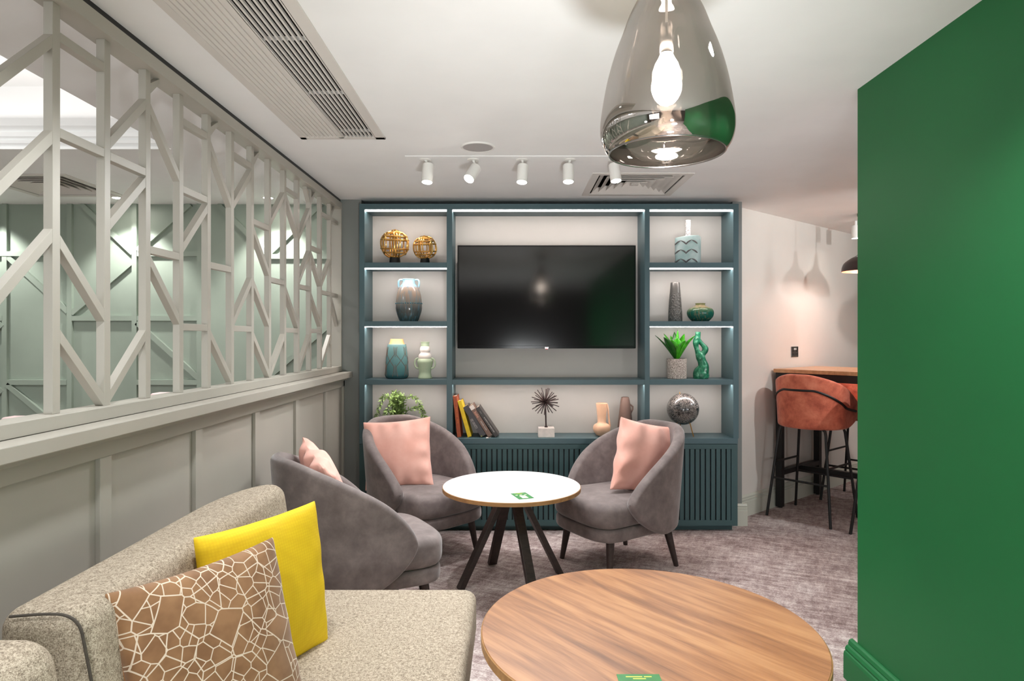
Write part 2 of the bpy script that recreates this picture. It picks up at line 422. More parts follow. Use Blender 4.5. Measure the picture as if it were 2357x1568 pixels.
# open timber screen standing on it
scr = thing('lattice_screen', 'pale grey openwork timber screen of posts and slanted braces above the panelled half wall', 'screen', (-1.28, 3.2, 1.145))
MB().box(-1.326, -1.245, -3.9, 4.722, 1.145, 1.185).build('sill_rail', MT['grey_paint'], scr, bevel=.002)
MB().box(-1.322, -1.243, -3.9, 4.722, 2.327, 2.374).build('top_rail', MT['grey_paint'], scr, bevel=.002)
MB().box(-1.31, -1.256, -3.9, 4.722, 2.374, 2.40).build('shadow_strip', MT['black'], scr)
P0, PS = 1.7874, .22694
for i in range(0, 14):
    y = P0 + (i - 1) * PS
    if y < 4.6: MB().box(-1.2965, -1.27, y, y + .030, 1.185, 2.327).build('post', MT['grey_paint'], scr, bevel=.0012)
MB().box(-1.318, -1.246, 4.708, 4.722, 1.185, 2.327).build('end_plate', MT['grey_paint'], scr)
BR = [(0, 2.023, 2.217), (0, 1.753, 1.951), (0, 1.483, 1.679), (1, 2.241, 2.238), (1, 1.972, 1.972), (1, 1.667, 1.466), (1, 1.401, 1.2), (2, 2.012, 2.205), (2, 1.97, 1.97), (2, 1.755, 1.936), (2, 1.214, 1.404), (3, 2.271, 2.462), (3, 2.2, 2.01), (3, 1.705, 1.705), (3, 1.666, 1.465), (4, 2.23, 2.235), (4, 1.969, 1.969), (4, 1.744, 1.933), (4, 1.437, 1.437), (5, 2.265, 2.448), (5, 2.205, 2.002), (5, 1.701, 1.703), (5, 1.407, 1.212), (6, 2.23, 2.23), (6, 2.001, 2.194), (6, 1.467, 1.667), (6, 1.437, 1.437), (7, 2.262, 2.46), (7, 1.966, 1.966), (7, 1.924, 1.735), (7, 1.661, 1.471), (7, 1.401, 1.208), (8, 2.004, 2.186), (8, 1.70, 1.70), (8, 1.206, 1.397), (9, 2.228, 2.228), (9, 2.186, 2.004), (9, 1.661, 1.47), (9, 1.436, 1.436), (10, 2.46, 2.26), (10, 1.996, 2.187), (10, 1.73, 1.921), (10, 1.70, 1.70), (10, 1.2, 1.395), (11, 2.259, 2.444), (11, 1.963, 1.963), (11, 1.923, 1.749), (11, 1.659, 1.483), (11, 1.436, 1.436), (12, 2.22, 2.225), (12, 1.75, 1.922), (12, 1.697, 1.697), (12, 1.215, 1.396), (13, 2.262, 2.424), (13, 2.224, 2.224), (13, 1.695, 1.695), (13, 1.674, 1.492)]
for g, a, b in BR:
    ya = P0 + (g - 1) * PS + .030; yb = P0 + g * PS if g < 13 else 4.708
    if b > 2.327 or a > 2.327:                       # cut by the top rail
        s_ = (b - a) / (yb - ya)
        if b > 2.327: yb = ya + (2.327 - a) / s_; b = 2.327
        else: ya = yb - (b - 2.327) / s_; a = 2.327
    d = Vector((0, yb - ya, b - a)); n = Vector((0, -d.z, d.y)).normalized()
    if d.y * 0 + n.z < 0: n = -n
    hv = .0135 / abs(n.z)
    mb = MB(); X0, X1 = -1.2962, -1.2703
    ring = [(ya, a - hv), (ya, a + hv), (yb, b + hv), (yb, b - hv)]
    ring = [(y, min(z, 2.327)) for y, z in ring]
    mb.loops([[Vector((X0, y, z)) for y, z in ring], [Vector((X1, y, z)) for y, z in ring]])
    mb.build('brace', MT['grey_paint'], scr, bevel=.001)

# the green-panelled wall of the room beyond the screen
LY = 4.89
m = MB(); m.box(-5, -1.318, LY, LY + .15, 0, CEIL)
BN = [0]
def batten(x0, y0, x1, y1, w=.037, th=.022):
    BN[0] += 1; th += (BN[0] % 7) * .0007
    a, b = at(x0, y0, LY), at(x1, y1, LY)
    a.y = b.y = LY - th / 2
    m.bar(a, b, w, th, (b - a).cross(Vector((0, 1, 0))))
for x in (-134, 15, 164, 313, 462, 611, 760):
    if x not in (611, 760): batten(x, 470, x, 1202)
for x0, x1, y in ((-120, 158, 585), (319, 457, 585), (616, 779, 591), (169, 308, 733), (319, 457, 733), (-120, 10, 733), (20, 158, 880), (319, 457, 880)): batten(x0, y, x1, y)
for q in ((19, 590, 160, 718), (168, 722, 309, 602), (190, 471, 309, 584), (319, 577, 440, 471), (318, 743, 459, 870), (20, 885, 158, 1000), (-10, 765, 10, 745), (-60, 530, 10, 582), (504, 471, 620, 588), (620, 586, 740, 471), (560, 920, 775, 735), (-60, 960, 10, 895)): batten(*q)
struct('wall_far_left', m, MT['sage'], merge=False)
struct('wall_end_left', MB().box(-5.1, -5, -4, 5.04, 0, CEIL + .6), MT['sage'])
# raised tray in that ceiling with a stepped cornice round its edge
m = MB()
x0, x1, y0, y1 = TRAY
m.box(x0 - .06, x1 + .06, y0 - .06, y1 + .06, 2.74, 2.80)
m.box(x0 - .06, x0, y0 - .06, y1 + .06, CEIL + .12, 2.74); m.box(x1, x1 + .06, y0 - .06, y1 + .06, CEIL + .12, 2.74)
m.box(x0, x1, y1, y1 + .06, CEIL + .12, 2.74); m.box(x0, x1, y0 - .06, y0, CEIL + .12, 2.74)
struct('ceiling_tray', m, MT['ceiling'], merge=False)
m = MB()
prof = [(0, 2.40), (-.012, 2.40), (-.012, 2.414), (.0, 2.414), (-.016, 2.432), (-.02, 2.446), (-.004, 2.452), (-.02, 2.466), (-.024, 2.488), (-.008, 2.494), (-.03, 2.52), (-.045, 2.556), (-.045, 2.574), (0, 2.574)]
m.loops([[Vector((x0, y1 + a, z)) for a, z in prof], [Vector((x1, y1 + a, z)) for a, z in prof]])
struct('trim_2', m, MT['ceiling'], merge=False)

# deep green wall on the other side, with its moulded skirting
struct('wall_right', MB().box(1.395, 1.52, -2.2, 2.618, 0, CEIL), MT['green'])
m = MB()
GX = 1.395
prof = [(GX + .001, 0), (GX - .036, 0), (GX - .036, .105), (GX - .033, .118), (GX - .028, .121), (GX - .030, .130), (GX - .024, .142), (GX - .016, .146), (GX - .017, .152), (GX - .013, .166), (GX - .006, .17), (GX + .001, .172)]
m.loops([[Vector((x, -2.2, z * .93)) for x, z in prof], [Vector((x, 2.66, z * .93)) for x, z in prof]])
m.box(GX, GX + .125, 2.618, 2.66, 0, .105)
struct('baseboard_right', m, MT['green'], merge=False)

# slanting pale wall behind the bar table, with skirting
UX = Vector((.763, .646, 0)).normalized(); NX = Vector((UX.y, -UX.x, 0)); WP = Vector((1.774, 5.017, 0))
def wpt(t, d=0, z=0): return WP + UX * t + NX * d + Vector((0, 0, z))
Mw = Matrix((UX, NX, Vector((0, 0, 1)))).transposed().to_4x4(); Mw.translation = WP
struct('wall_rear_right', MB().box(-.12, 4.2, -.12, 0, 0, CEIL, Mw), MT['wall_pale'])
m = MB()
prof = [(-.001, 0), (.018, 0), (.018, .115), (.013, .118), (.015, .135), (.010, .138), (.012, .152), (.004, .166), (-.001, .168)]
m.loops([[Mw @ Vector((-.03, a, z)) for a, z in prof], [Mw @ Vector((4.2, a, z)) for a, z in prof]])
pr2 = [(4.80 + .001, 0), (4.78, 0), (4.78, .112), (4.786, .115), (4.784, .132), (4.789, .135), (4.787, .148), (4.796, .160), (4.801, .162)]
m.loops([[Vector((1.632, y, z)) for y, z in pr2], [Vector((1.735, y, z)) for y, z in pr2]])
m.box(1.70, 1.735, 4.80, 5.02, 0, .115)
struct('baseboard_rear_right', m, MT['skirt'], merge=False)
struct('wall_far_right', MB().box(6, 6.1, -4, 8, 0, CEIL), MT['wall_pale'])
struct('wall_rear_far_right', MB().box(4.6, 6.1, 8, 8.1, 0, CEIL), MT['wall_pale'])

# wall behind the viewer with two big windows
m = slab(-5, 6, 0, CEIL, 0, .12, [(2.2, 4.6, .8, 2.1), (-4.4, -2.2, .8, 2.1)])
for v in m.b.verts: v.co = Vector((v.co.x, -4 - v.co.z, v.co.y))
struct('wall_front', m, MT['wall_dark'])
for k, (a, b) in enumerate(((-4.4, -2.2), (2.2, 4.6))):
    m = MB()
    for x in (a, (a + b) / 2 - .025, b - .05): m.box(x, x + .05, -4.09, -4.04, .8, 2.1)
    for z in (.8, 1.6, 2.05): m.box(a, b, -4.088, -4.042, z, z + .05)
    w = struct('window_%d' % (k + 1), m, MT['white'], merge=False)
    g = MB().box(a, b, -4.068, -4.062, .8, 2.1).build('pane', MT['glass'], w)

# ------------------------------------------------------------------ ceiling fittings
def cassette(box, label):
    x0, x1, y0, y1 = box; cx, cy = (x0 + x1) / 2, (y0 + y1) / 2; h = (x1 - x0) / 2
    t_ = thing('ceiling_vent', label, 'vent', (cx, cy, CEIL))
    m = MB()
    for k, (a, b, z) in enumerate(((h + .012, h - .035, CEIL - .006),)):
        m.box(cx - a, cx - b, cy - a, cy + a, z, CEIL + .004); m.box(cx + b, cx + a, cy - a, cy + a, z, CEIL + .004)
        m.box(cx - b, cx + b, cy - a, cy - b, z, CEIL + .004); m.box(cx - b, cx + b, cy + b, cy + a, z, CEIL + .004)
    m.build('frame', MT['vent'], t_, merge=False, bevel=.002)
    m = MB(); m.box(cx - h, cx + h, cy - h, cy + h, CEIL + .11, CEIL + .125)
    m.box(cx - h, cx - h + .004, cy - h, cy + h, CEIL + .005, CEIL + .11); m.box(cx + h - .004, cx + h, cy - h, cy + h, CEIL + .005, CEIL + .11)
    m.box(cx - h, cx + h, cy - h, cy - h + .004, CEIL + .005, CEIL + .11); m.box(cx - h, cx + h, cy + h - .004, cy + h, CEIL + .005, CEIL + .11)
    m.build('duct_back', MT['pit'], t_, merge=False)
    m = MB()
    a = h - .045
    while a > .06:
        r0, r1, zl, zh = a, a - .040, CEIL - .002, CEIL + .03
        for rr in (0, .003):
            pass
        q0 = [Vector((cx + s1 * r0, cy + s2 * r0, zl)) for s1, s2 in ((-1, -1), (1, -1), (1, 1), (-1, 1))]
        q1 = [Vector((cx + s1 * r1, cy + s2 * r1, zh)) for s1, s2 in ((-1, -1), (1, -1), (1, 1), (-1, 1))]
        q2 = [p + Vector((0, 0, .003)) for p in q1]; q3 = [p + Vector((0, 0, .003)) for p in q0]
        R = m.loops([q0, q1, q2, q3], True, False, False)
        for i in range(4):
            j = (i + 1) % 4; m.b.faces.new((R[3][i], R[3][j], R[0][j], R[0][i]))
        a -= .046
    m.box(cx - a, cx + a, cy - a, cy + a, CEIL - .003, CEIL + .002)
    m.build('louvre', MT['vent'], t_, merge=False)
    return t_
cassette(CASR, 'square white ceiling vent beside the last track spotlight, above the shelving')
cassette(CASL, 'square white ceiling vent in the room beyond the lattice screen')
x0, x1, y0, y1 = LIN
t_ = thing('linear_vent', 'long white ceiling grille with ribbed panel and dark slots near the screen', 'vent', ((x0 + x1) / 2, (y0 + y1) / 2, CEIL))
m = MB(); zf = CEIL - .006
m.box(x0 - .02, x0 + .012, y0, y1 + .02, zf, CEIL + .003); m.box(x1 - .028, x1 + .02, y0, y1 + .02, zf, CEIL + .003)
m.box(x0 - .02, x1 + .02, y1 - .014, y1 + .02, zf, CEIL + .003); m.box(-.868, -.842, y0, y1, zf, CEIL + .003)
m.build('frame', MT['vent'], t_, merge=False, bevel=.0015)
m = MB(); m.box(x0, x1, y0, y1, CEIL + .11, CEIL + .125)
m.box(x0, x0 + .004, y0, y1, CEIL + .011, CEIL + .11); m.box(x1 - .004, x1, y0, y1, CEIL + .004, CEIL + .11); m.box(x0, x1, y1 - .004, y1, CEIL + .011, CEIL + .11)  # black liner added so the slots stay dark
m.build('duct_back', MT['pit'], t_, merge=False)
m = MB(); n = 8; w = (-.868 - (x0 + .012)) / n
m.box(x0 + .012, -.868, y0, y1 - .012, CEIL + .002, CEIL + .01)
for i in range(n):
    xa = x0 + .012 + i * w
    m.loops([[Vector((xa + a, y, z)) for a, z in ((0, CEIL + .003), (.002, CEIL - .006), (w * .62, CEIL - .003), (w * .62, CEIL + .003))] for y in (y0, y1 - .012)])
m.build('ribbed_panel', MT['vent'], t_, merge=False)
m = MB(); n = 8; w = (x1 - .028 + .842) / n
for i in range(n + 1):
    xa = -.842 + i * w
    m.box(xa - .0036, xa + .0036, y0, y1 - .012, CEIL - .006, CEIL + .003)
for yb in (1.21, 1.70, 2.19, 2.675, 3.168): m.box(-.842, x1 - .028, yb - .0015, yb + .0015, CEIL + .003, CEIL + .016)
m.build('slot_louvre', MT['vent'], t_, merge=False)

sp_ = MB().lathe([(.0001, CEIL - .004), (.080, CEIL - .004), (.082, CEIL - .005), (.083, CEIL - .003), (.094, CEIL - .006), (.100, CEIL - .004), (.100, CEIL + .002)], 48, (-.183, 3.41, 0))
sp = thing('ceiling_speaker', 'round flush ceiling speaker with grey mesh in front of the spotlights', 'speaker', (-.183, 3.41, CEIL))
MB().lathe([(.0001, CEIL - .0045), (.078, CEIL - .0045), (.08, CEIL)], 48, (-.183, 3.41, 0)).build('mesh_grille', MT['grille'], sp, True)
MB().lathe([(.078, CEIL - .002), (.080, CEIL - .006), (.088, CEIL - .007), (.092, CEIL - .004), (.092, CEIL + .002)], 48, (-.183, 3.41, 0), False, False).build('rim', MT['white'], sp, True)
sp_.b.free()
tag(origin(MB().box(-.595, 1.00, 3.575, 3.705, CEIL - .0045, CEIL).build('spotlight_plate', MT['ceiling'], bevel=.001), (.2, 3.64, CEIL)), 'long flat white ceiling plate carrying the row of five spotlights', 'plate')

SPOTS = []
def spotlight(px0, top, bot, label, dia=.062):
    p = at(px0, 371, 3.64); p.z = CEIL - .0045; p.y = 3.64
    t_ = thing('track_spotlight', label, 'spotlight', p, 0, 'spotlights on the ceiling plate')
    MB().lathe([(.034, 0), (.034, -.004), (.030, -.006), (.0001, -.006)], 28, p).build('ceiling_rose', MT['white'], t_, True)
    a = Vector(top); b = Vector(bot)
    MB().bar(p, a + Vector((0, 0, -.01)), .012, .02).build('bracket', MT['white'], t_, bevel=.001)
    d = (b - a).normalized(); L = (b - a).length; q = d.to_track_quat('Z', 'X').to_matrix().to_4x4(); q.translation = a
    m = MB().lathe([(dia / 2 - .004, 0), (dia / 2, .004), (dia / 2, L), (dia / 2 - .003, L), (dia / 2 - .004, L - .004)], 32, (0, 0, 0), True, False)
    bmesh.ops.transform(m.b, matrix=q, verts=m.b.verts); hd = m.build('lamp_head', MT['white'], t_, True)
    m = MB().lathe([(.0001, L - .005), (dia / 2 - .004, L - .005), (dia / 2 - .004, L - .009)], 32, (0, 0, 0), False, True)
    bmesh.ops.transform(m.b, matrix=q, verts=m.b.verts); m.build('lens', MT['spot_lens'], hd, True)
    SPOTS.append((b, d))
for x, tp, bt, lb in ((979, (986, 378), (983, 420), 'white ceiling spotlight at the end of the row nearest the screen'),
                      (1089, (1096, 385), (1079, 412), 'white ceiling spotlight below the round speaker, turned towards the room'),
                      (1202, (1204, 380), (1201, 420), 'white ceiling spotlight in the middle of the row of five'),
                      (1312, (1308, 380), (1308, 419), 'white ceiling spotlight just in front of the hanging glass lamp, fourth of the row'),
                      (1414, (1413, 378), (1418, 417), 'white ceiling spotlight overlapping the ceiling vent, at the lamp end of the row')):
    A = at(tp[0], tp[1], 3.64); B = at(bt[0], bt[1], 3.62 if x != 1089 else 3.585)
    spotlight(x, A, B, lb)

def downlight(x, y, label, r=.045):
    t_ = thing('recessed_downlight', label, 'downlight', (x, y, CEIL), 0, 'recessed downlights')
    MB().lathe([(r * .72, CEIL + .001), (r * .74, CEIL - .003), (r, CEIL - .004), (r, CEIL + .001)], 28, (x, y, 0), False, False).build('rim', MT['white'], t_, True)
    MB().lathe([(.0001, CEIL - .001), (r * .72, CEIL - .001), (r * .72, CEIL + .003)], 28, (x, y, 0)).build('lens', MT['spot_lens'], t_, True)
downlight(-2.846, 4.66, 'small recessed downlight beside the ceiling vent beyond the screen')
downlight(-1.76, 4.66, 'small recessed downlight near the far end of the lattice screen')

# ------------------------------------------------------------------ shelving wall
FY, BY = 4.65, 4.92
def fx(px): return (px - 1180) * FY / F
def fz(py): return EYE + (775 - py) * FY / F
XS = [fx(827), fx(839), fx(1028), fx(1041), fx(1484), fx(1495.6), fx(1688), fx(1700.5)]
ZT, ZT2 = fz(469), fz(482)
CT, CB = fz(1009.5), fz(1022)
sh = thing('shelving_unit', 'tall teal built-in shelving with lit niches around the television', 'shelving', (.26, 4.78, CT))
for a, b, nm in ((XS[0], XS[1], 'side_panel'), (XS[2], XS[3], 'divider'), (XS[4], XS[5], 'divider'), (XS[6], XS[7], 'side_panel')):
    MB().box(a, b, FY, BY, CT, ZT2).build(nm, MT['teal'], sh, bevel=.0012)
MB().box(XS[0], XS[7], FY, BY, ZT2, ZT).build('top_panel', MT['teal'], sh, bevel=.0012)
ROWS = [(fz(604.3), fz(616.5)), (fz(739.5), fz(751.5)), (fz(874.2), fz(886))]
for a, b in ((XS[1], XS[2]), (XS[5], XS[6])):
    for zt, zb in ROWS: MB().box(a, b, FY + .001, BY, zb, zt).build('shelf', MT['teal'], sh, bevel=.0012)
MB().box(XS[3], XS[4], FY + .001, BY, ROWS[2][1], ROWS[2][0]).build('shelf', MT['teal'], sh, bevel=.0012)
for a, b in ((XS[1], XS[2]), (XS[3], XS[4]), (XS[5], XS[6])):
    MB().box(a - .004, b + .004, BY, BY + .018, CT, ZT2).build('back_panel', MT['niche'], sh)
def led(a, b, z):
    MB().box(a + .002, b - .002, FY + .022, FY + .050, z - (.0055 if z > EYE else .0006), z + .004).build('led_strip', MT['led'], sh)
for a, b in ((XS[1], XS[2]), (XS[5], XS[6])):
    for z in (ZT2, ROWS[0][1], ROWS[1][1], ROWS[2][1]): led(a, b, z)
led(XS[3], XS[4], ZT2); led(XS[3], XS[4], ROWS[2][1])
ct = MB().box(fx(827), fx(1698.5), FY - .002, BY, CB, CT).build('countertop', MT['teal'], bevel=.0015)
tag(origin(ct, (.26, 4.78, CB)), 'long teal ledge running under the niches, above the slatted cupboards', 'countertop')
def cabinet(a, b, sa, sb, label):
    t_ = thing('slatted_cabinet', label, 'cabinet', ((a + b) / 2, 4.8, 0), 0, 'slatted cupboards under the ledge')
    MB().box(a, b, FY + .022, BY, fz(1211), CB).build('carcass', MT['teal_dark'], t_)
    MB().box(a, min(b, fx(1689.8)), FY + .045, BY, 0, fz(1211)).build('plinth', MT['teal_dark'], t_)
    z0, z1 = fz(1198), fz(1034)
    m = MB(); m.box(a, sa, FY, FY + .022, fz(1211), CB - .003); m.box(sb, b, FY, FY + .022, fz(1211), CB - .003)
    m.box(sa, sb, FY, FY + .022, z1, CB - .003); m.box(sa, sb, FY, FY + .022, fz(1211), z0)
    t_ = m.build('cabinet_front', MT['teal_dark'], t_, bevel=.0012)
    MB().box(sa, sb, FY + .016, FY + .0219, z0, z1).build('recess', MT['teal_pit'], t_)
    n = round((sb - sa) / .0375); w = (sb - sa) / n
    m = MB()
    for i in range(n): m.box(sa + i * w + .005, sa + (i + 1) * w - .005, FY + .002, FY + .018, z0, z1)
    m.build('slat_panel', MT['teal_dark'], t_, merge=False, bevel=.001)
g = .0008
cabinet(fx(827), fx(1034.5) - g, fx(843), fx(1018), 'teal slatted cupboard behind the armchair that faces the table, under the trailing plant')
cabinet(fx(1034.5) + g, fx(1490) - g, fx(1049), fx(1476), 'wide teal slatted cupboard under the books and burst sculpture')
cabinet(fx(1490) + g, fx(1698), fx(1504), fx(1683.6), 'teal slatted cupboard beside the pale wall, under the black globe')

# television
TY = 4.80
a, b = at(1053, 802, TY), at(1463.5, 565, TY)
tv = thing('television', 'large black flat television hung in the middle niche', 'television', ((a.x + b.x) / 2, TY + .03, a.z))
m = MB(); bz = .010
m.box(a.x, b.x, TY + .004, TY + .045, a.z, b.z)
m.build('casing', MT['gloss_black'], tv, bevel=.003)
m = MB()
m.box(a.x, a.x + bz, TY, TY + .008, a.z, b.z); m.box(b.x - bz, b.x, TY, TY + .008, a.z, b.z)
m.box(a.x + bz, b.x - bz, TY, TY + .008, b.z - bz, b.z); m.box(a.x + bz, b.x - bz, TY, TY + .008, a.z, a.z + .020)
m.build('bezel', MT['gloss_black'], tv, bevel=.0015)
MB().box(a.x + bz, b.x - bz, TY + .0025, TY + .0045, a.z + .020, b.z - bz).build('screen', MT['screen'], tv)
MB().box(.05, .45, TY + .045, BY, 1.55, 1.9).build('wall_bracket', MT['black'], tv)
lx = (a.x + b.x) / 2
tvb = MB().box(lx - .016, lx + .016, TY - .002, TY + .02, a.z - .006, a.z + .012).build('badge', MT['chrome'], tv, bevel=.003)
MB().box(lx - .006, lx + .006, TY - .003, TY + .01, a.z - .006, a.z - .002).build('standby_light', MT['red_led'], tvb)
text('LG', .011, MT['black'], frame((1, 0, 0), (0, 0, 1), (lx + .003, TY - .0026, a.z + .005)), tvb)
m = MB(); cg = Vector((lx - .008, TY - .0025, a.z + .005))
m.tube([cg + Vector((math.cos(k * PI / 12) * .004, 0, math.sin(k * PI / 12) * .004)) for k in range(25)], .0006, 6)
m.build('emblem', MT['book_rust'], tvb)

# ------------------------------------------------------------------ things on the shelves
R1, R2, R3, RC = ROWS[0][0], ROWS[1][0], ROWS[2][0], CT
def pos(px, z, Y): return Vector(((px - 1180) * Y / F, Y, z))
def sc(Y): return Y / F
def lathe_px(edges, Y, base_y):             # [(half width px, y px)] bottom to top -> metres
    return [(h * sc(Y), (base_y - y) * sc(Y)) for h, y in edges]
def spline(P, n=6):
    out = []
    for i in range(len(P) - 1):
        p0, p1, p2, p3 = P[max(i - 1, 0)], P[i], P[i + 1], P[min(i + 2, len(P) - 1)]
        for k in range(n):
            t = k / n
            out.append(tuple(.5 * ((2 * b_) + (-a_ + c_) * t + (2 * a_ - 5 * b_ + 4 * c_ - d_) * t * t + (-a_ + 3 * b_ - 3 * c_ + d_) * t ** 3)
                             for a_, b_, c_, d_ in zip(p0, p1, p2, p3)))
    out.append(tuple(P[-1])); return out

def orb(px, r, base_w, base_h, label, rot):
    Y = 4.78; c = pos(px, R1, Y)
    t_ = thing('gold_orb', label, 'ornament', c)
    MB().lathe([(base_w * 1.04, 0), (base_w * 1.02, base_h * .5), (base_w * .94, base_h), (base_w * .8, base_h + .004)], 32, c).build('pedestal', MT['black'], t_, True)
    cc = c + Vector((0, 0, base_h + r * .93))
    m = MB(); Mr = Matrix.Rotation(rot, 4, 'Z') @ Matrix.Rotation(.12, 4, 'X')
    tw = r * .055
    for ax in range(3):
        for off in ((-.74, -.19, 0, .19, .74), (-.45, .3), (-.58, -.33, .30, .55, .78))[ax]:
            rr = math.sqrt(1 - off * off); pts = []
            for k in range(41):
                q = 2 * PI * k / 40; wob = 1 + .025 * math.cos(4 * q + ax * 1.6 + off * 9)
                u, w_ = rr * math.cos(q) * wob, rr * math.sin(q) * wob
                v_ = [0, 0, 0]; v_[ax] = off; v_[(ax + 1) % 3] = u; v_[(ax + 2) % 3] = w_
                pts.append(cc + (Mr @ Vector(v_)) * r)
            m.tube(pts, tw, 8, False)
    m.build('woven_cage', MT['gold'], t_, True, merge=False)
orb(909, .104, .039, .052, 'larger gold woven ball on a black pedestal', .35)
orb(978, .085, .034, .044, 'smaller gold woven ball on a black pedestal', -.25)

# handled drip-glaze vase
Y = 4.78; c = pos(941, R2, Y)
t_ = thing('handled_vase', 'blue and brown drip-glazed vase with two small shoulder handles', 'vase', c)
pr = lathe_px([(19.5, 737.5), (21, 736.5), (26, 725), (29.6, 713), (30.3, 703), (29.4, 690), (27.2, 676), (23.6, 664), (20, 656.5), (15.5, 651.5), (13.8, 647), (13.8, 643), (14.8, 640.5), (13, 640), (12.4, 646), (16, 655)], Y, 738)
MB().lathe(spline(pr, 4), 48, c, True, False).build('body', MT['g_handled'], t_, True)
m = MB()
for k in range(34):
    q = 2 * PI * k / 34; r = 29.6 * sc(Y)
    m.sphere(c + Vector((r * math.cos(q), r * math.sin(q), (738 - 697 + (k % 2) * .6) * sc(Y))), .0052, 8, 6)
m.build('bead_band', MT['g_teal_top'], t_, True, merge=False)
for s in (-1, 1):
    pts = spline([(s * 12, 0, 643), (s * 19, 0, 641.5), (s * 23, 0, 645), (s * 23.6, 0, 653), (s * 22, 0, 663)], 5)
    MB().tube([c + Vector((x * sc(Y), 0, (738 - z) * sc(Y))) for x, _, z in pts], .0072, 10).build('handle', MT['g_handled'], t_, True)

# turquoise vase with peach neck
c = pos(913.5, R3, Y)
t_ = thing('turquoise_vase', 'tall turquoise vase with peach neck and brown looping lines', 'vase', c)
body = lathe_px([(22, 870.5), (24.5, 869), (27, 863), (26.6, 855), (25, 830), (23, 805), (21.3, 794), (20.5, 792)], Y, 871)
MB().lathe(spline(body, 4), 48, c).build('body', MT['g_turq'], t_, True)
nk = lathe_px([(18.5, 792.5), (17, 790), (15, 784), (14.8, 780.5), (13.4, 780), (13.2, 784), (16, 792)], Y, 871)
MB().lathe(nk, 48, c, True, False).build('neck', MT['peach'], t_, True)
def rad(z):
    for (r0, z0), (r1, z1) in zip(body, body[1:]):
        if z0 <= z <= z1: return r0 + (r1 - r0) * (z - z0) / (z1 - z0 + 1e-9)
    return body[0][0]
m = MB()
for k in range(6):
    b0 = k * PI / 3 + .55
    zc = (871 - 829) * sc(Y)
    for s in (-1, 1):
        pts = []
        for i in range(25):
            q = i / 24; z = (.02 + .215 * q); dz = z - zc
            off = s * (.5 if abs(dz) > .12 else .5 * abs(math.sin(dz / .12 * PI / 2)) ** .7 * 1.0) * .62
            off = s * (.08 + .44 * (1 - min(1, abs(dz) / .045)) if abs(dz) < .045 else .08 + .18 * min(1, (abs(dz) - .045) / .1))
            r = rad(z) + .0004
            pts.append(c + Vector((r * math.cos(b0 + off), r * math.sin(b0 + off), z)))
        m.tube(pts, .0016, 6)
    pts = [c + Vector(((rad(z) + .0004) * math.cos(b0), (rad(z) + .0004) * math.sin(b0), z)) for z in (.16, .18, .2, .23)]
    m.tube(pts, .0014, 6)
    pts = [c + Vector(((rad(z) + .0004) * math.cos(b0), (rad(z) + .0004) * math.sin(b0), z)) for z in (.03, .06, .09, .108)]
    m.tube(pts, .0014, 6)
m.build('incised_lines', MT['g_line'], t_, True, merge=False)

# stacked sage and cream vase
c = pos(978.5, R3, Y)
t_ = thing('stacked_vase', 'sage green vase with cream bulbous neck and two ear handles', 'vase', c)
lo = lathe_px([(16, 870.5), (16, 868), (13.5, 858), (15, 848), (17.5, 838), (18.3, 832), (16, 827), (13.5, 825)], Y, 871)
MB().lathe(spline(lo, 5), 40, c).build('body', MT['sage_ceramic'], t_, True)
mid = lathe_px([(13.5, 825.5), (15, 821), (14, 816), (10.5, 811.5), (12, 806), (11, 800), (9.5, 797)], Y, 871)
MB().lathe(spline(mid, 5), 40, c).build('bulb_neck', MT['cream_ceramic'], t_, True)
top = lathe_px([(9.5, 797.2), (9, 791), (9.4, 789), (10.2, 787.5), (10, 786.3), (8.4, 786.5), (8, 792)], Y, 871)
MB().lathe(top, 40, c, True, False).build('lip', MT['sage_ceramic'], t_, True)
for s in (-1, 1):
    pts = [c + Vector((s * (16 + 7.5 * math.sin(q)) * sc(Y), -.012, (871 - (836 - 11.5 * math.cos(q))) * sc(Y))) for q in [i * (PI * 1.15) / 16 - .15 for i in range(17)]]
    MB().tube(pts, .0062, 10).build('handle', MT['sage_ceramic'], t_, True)

# trailing plant
c = pos(925, RC, 4.79)
t_ = thing('trailing_plant', 'potted trailing plant with arching fine-leaved stems behind the armchair', 'plant', c)
MB().lathe([(.05, 0), (.062, .005), (.07, .09), (.072, .095), (.066, .096), (.064, .086)], 32, c, True, False).build('pot', MT['cream_ceramic'], t_, True)
MB().lathe([(.0001, .085), (.066, .085), (.066, .08)], 24, c).build('soil', MT['soil'], t_.children[0])
sm, lm = MB(), MB()
def stem(pts, dens=130, ll=.03):
    pts = [Vector(p) for p in spline(pts, 8)]
    sm.tube([c + p for p in pts], .0016, 5)
    L = sum((b_ - a_).length for a_, b_ in zip(pts, pts[1:])); n = int(L * dens) * 2
    for k in range(n):
        f = (k + .5) / n * (len(pts) - 1.001); i = int(f); p = pts[i].lerp(pts[i + 1], f - i); d = (pts[i + 1] - pts[i]).normalized()
        rnd = Vector((random.uniform(-1, 1), random.uniform(-1, 1), random.uniform(-.6, .9))); rnd = (rnd - d * rnd.dot(d)).normalized()
        v_ = (d * .65 + rnd).normalized(); w_ = v_.cross(Vector((random.uniform(-1, 1), random.uniform(-1, 1), random.uniform(-1, 1)))).normalized()
        l = ll * random.uniform(.7, 1.2); p = p + c
        q = [lm.b.verts.new(p), lm.b.verts.new(p + v_ * l * .5 + w_ * l * .2 + d * .001), lm.b.verts.new(p + v_ * l), lm.b.verts.new(p + v_ * l * .5 - w_ * l * .2)]
        lm.b.faces.new(q)
def pp(px, py, dy=0): return ((px - 925) * sc(4.79), dy, EYE + (775 - py) * sc(4.79) - RC)
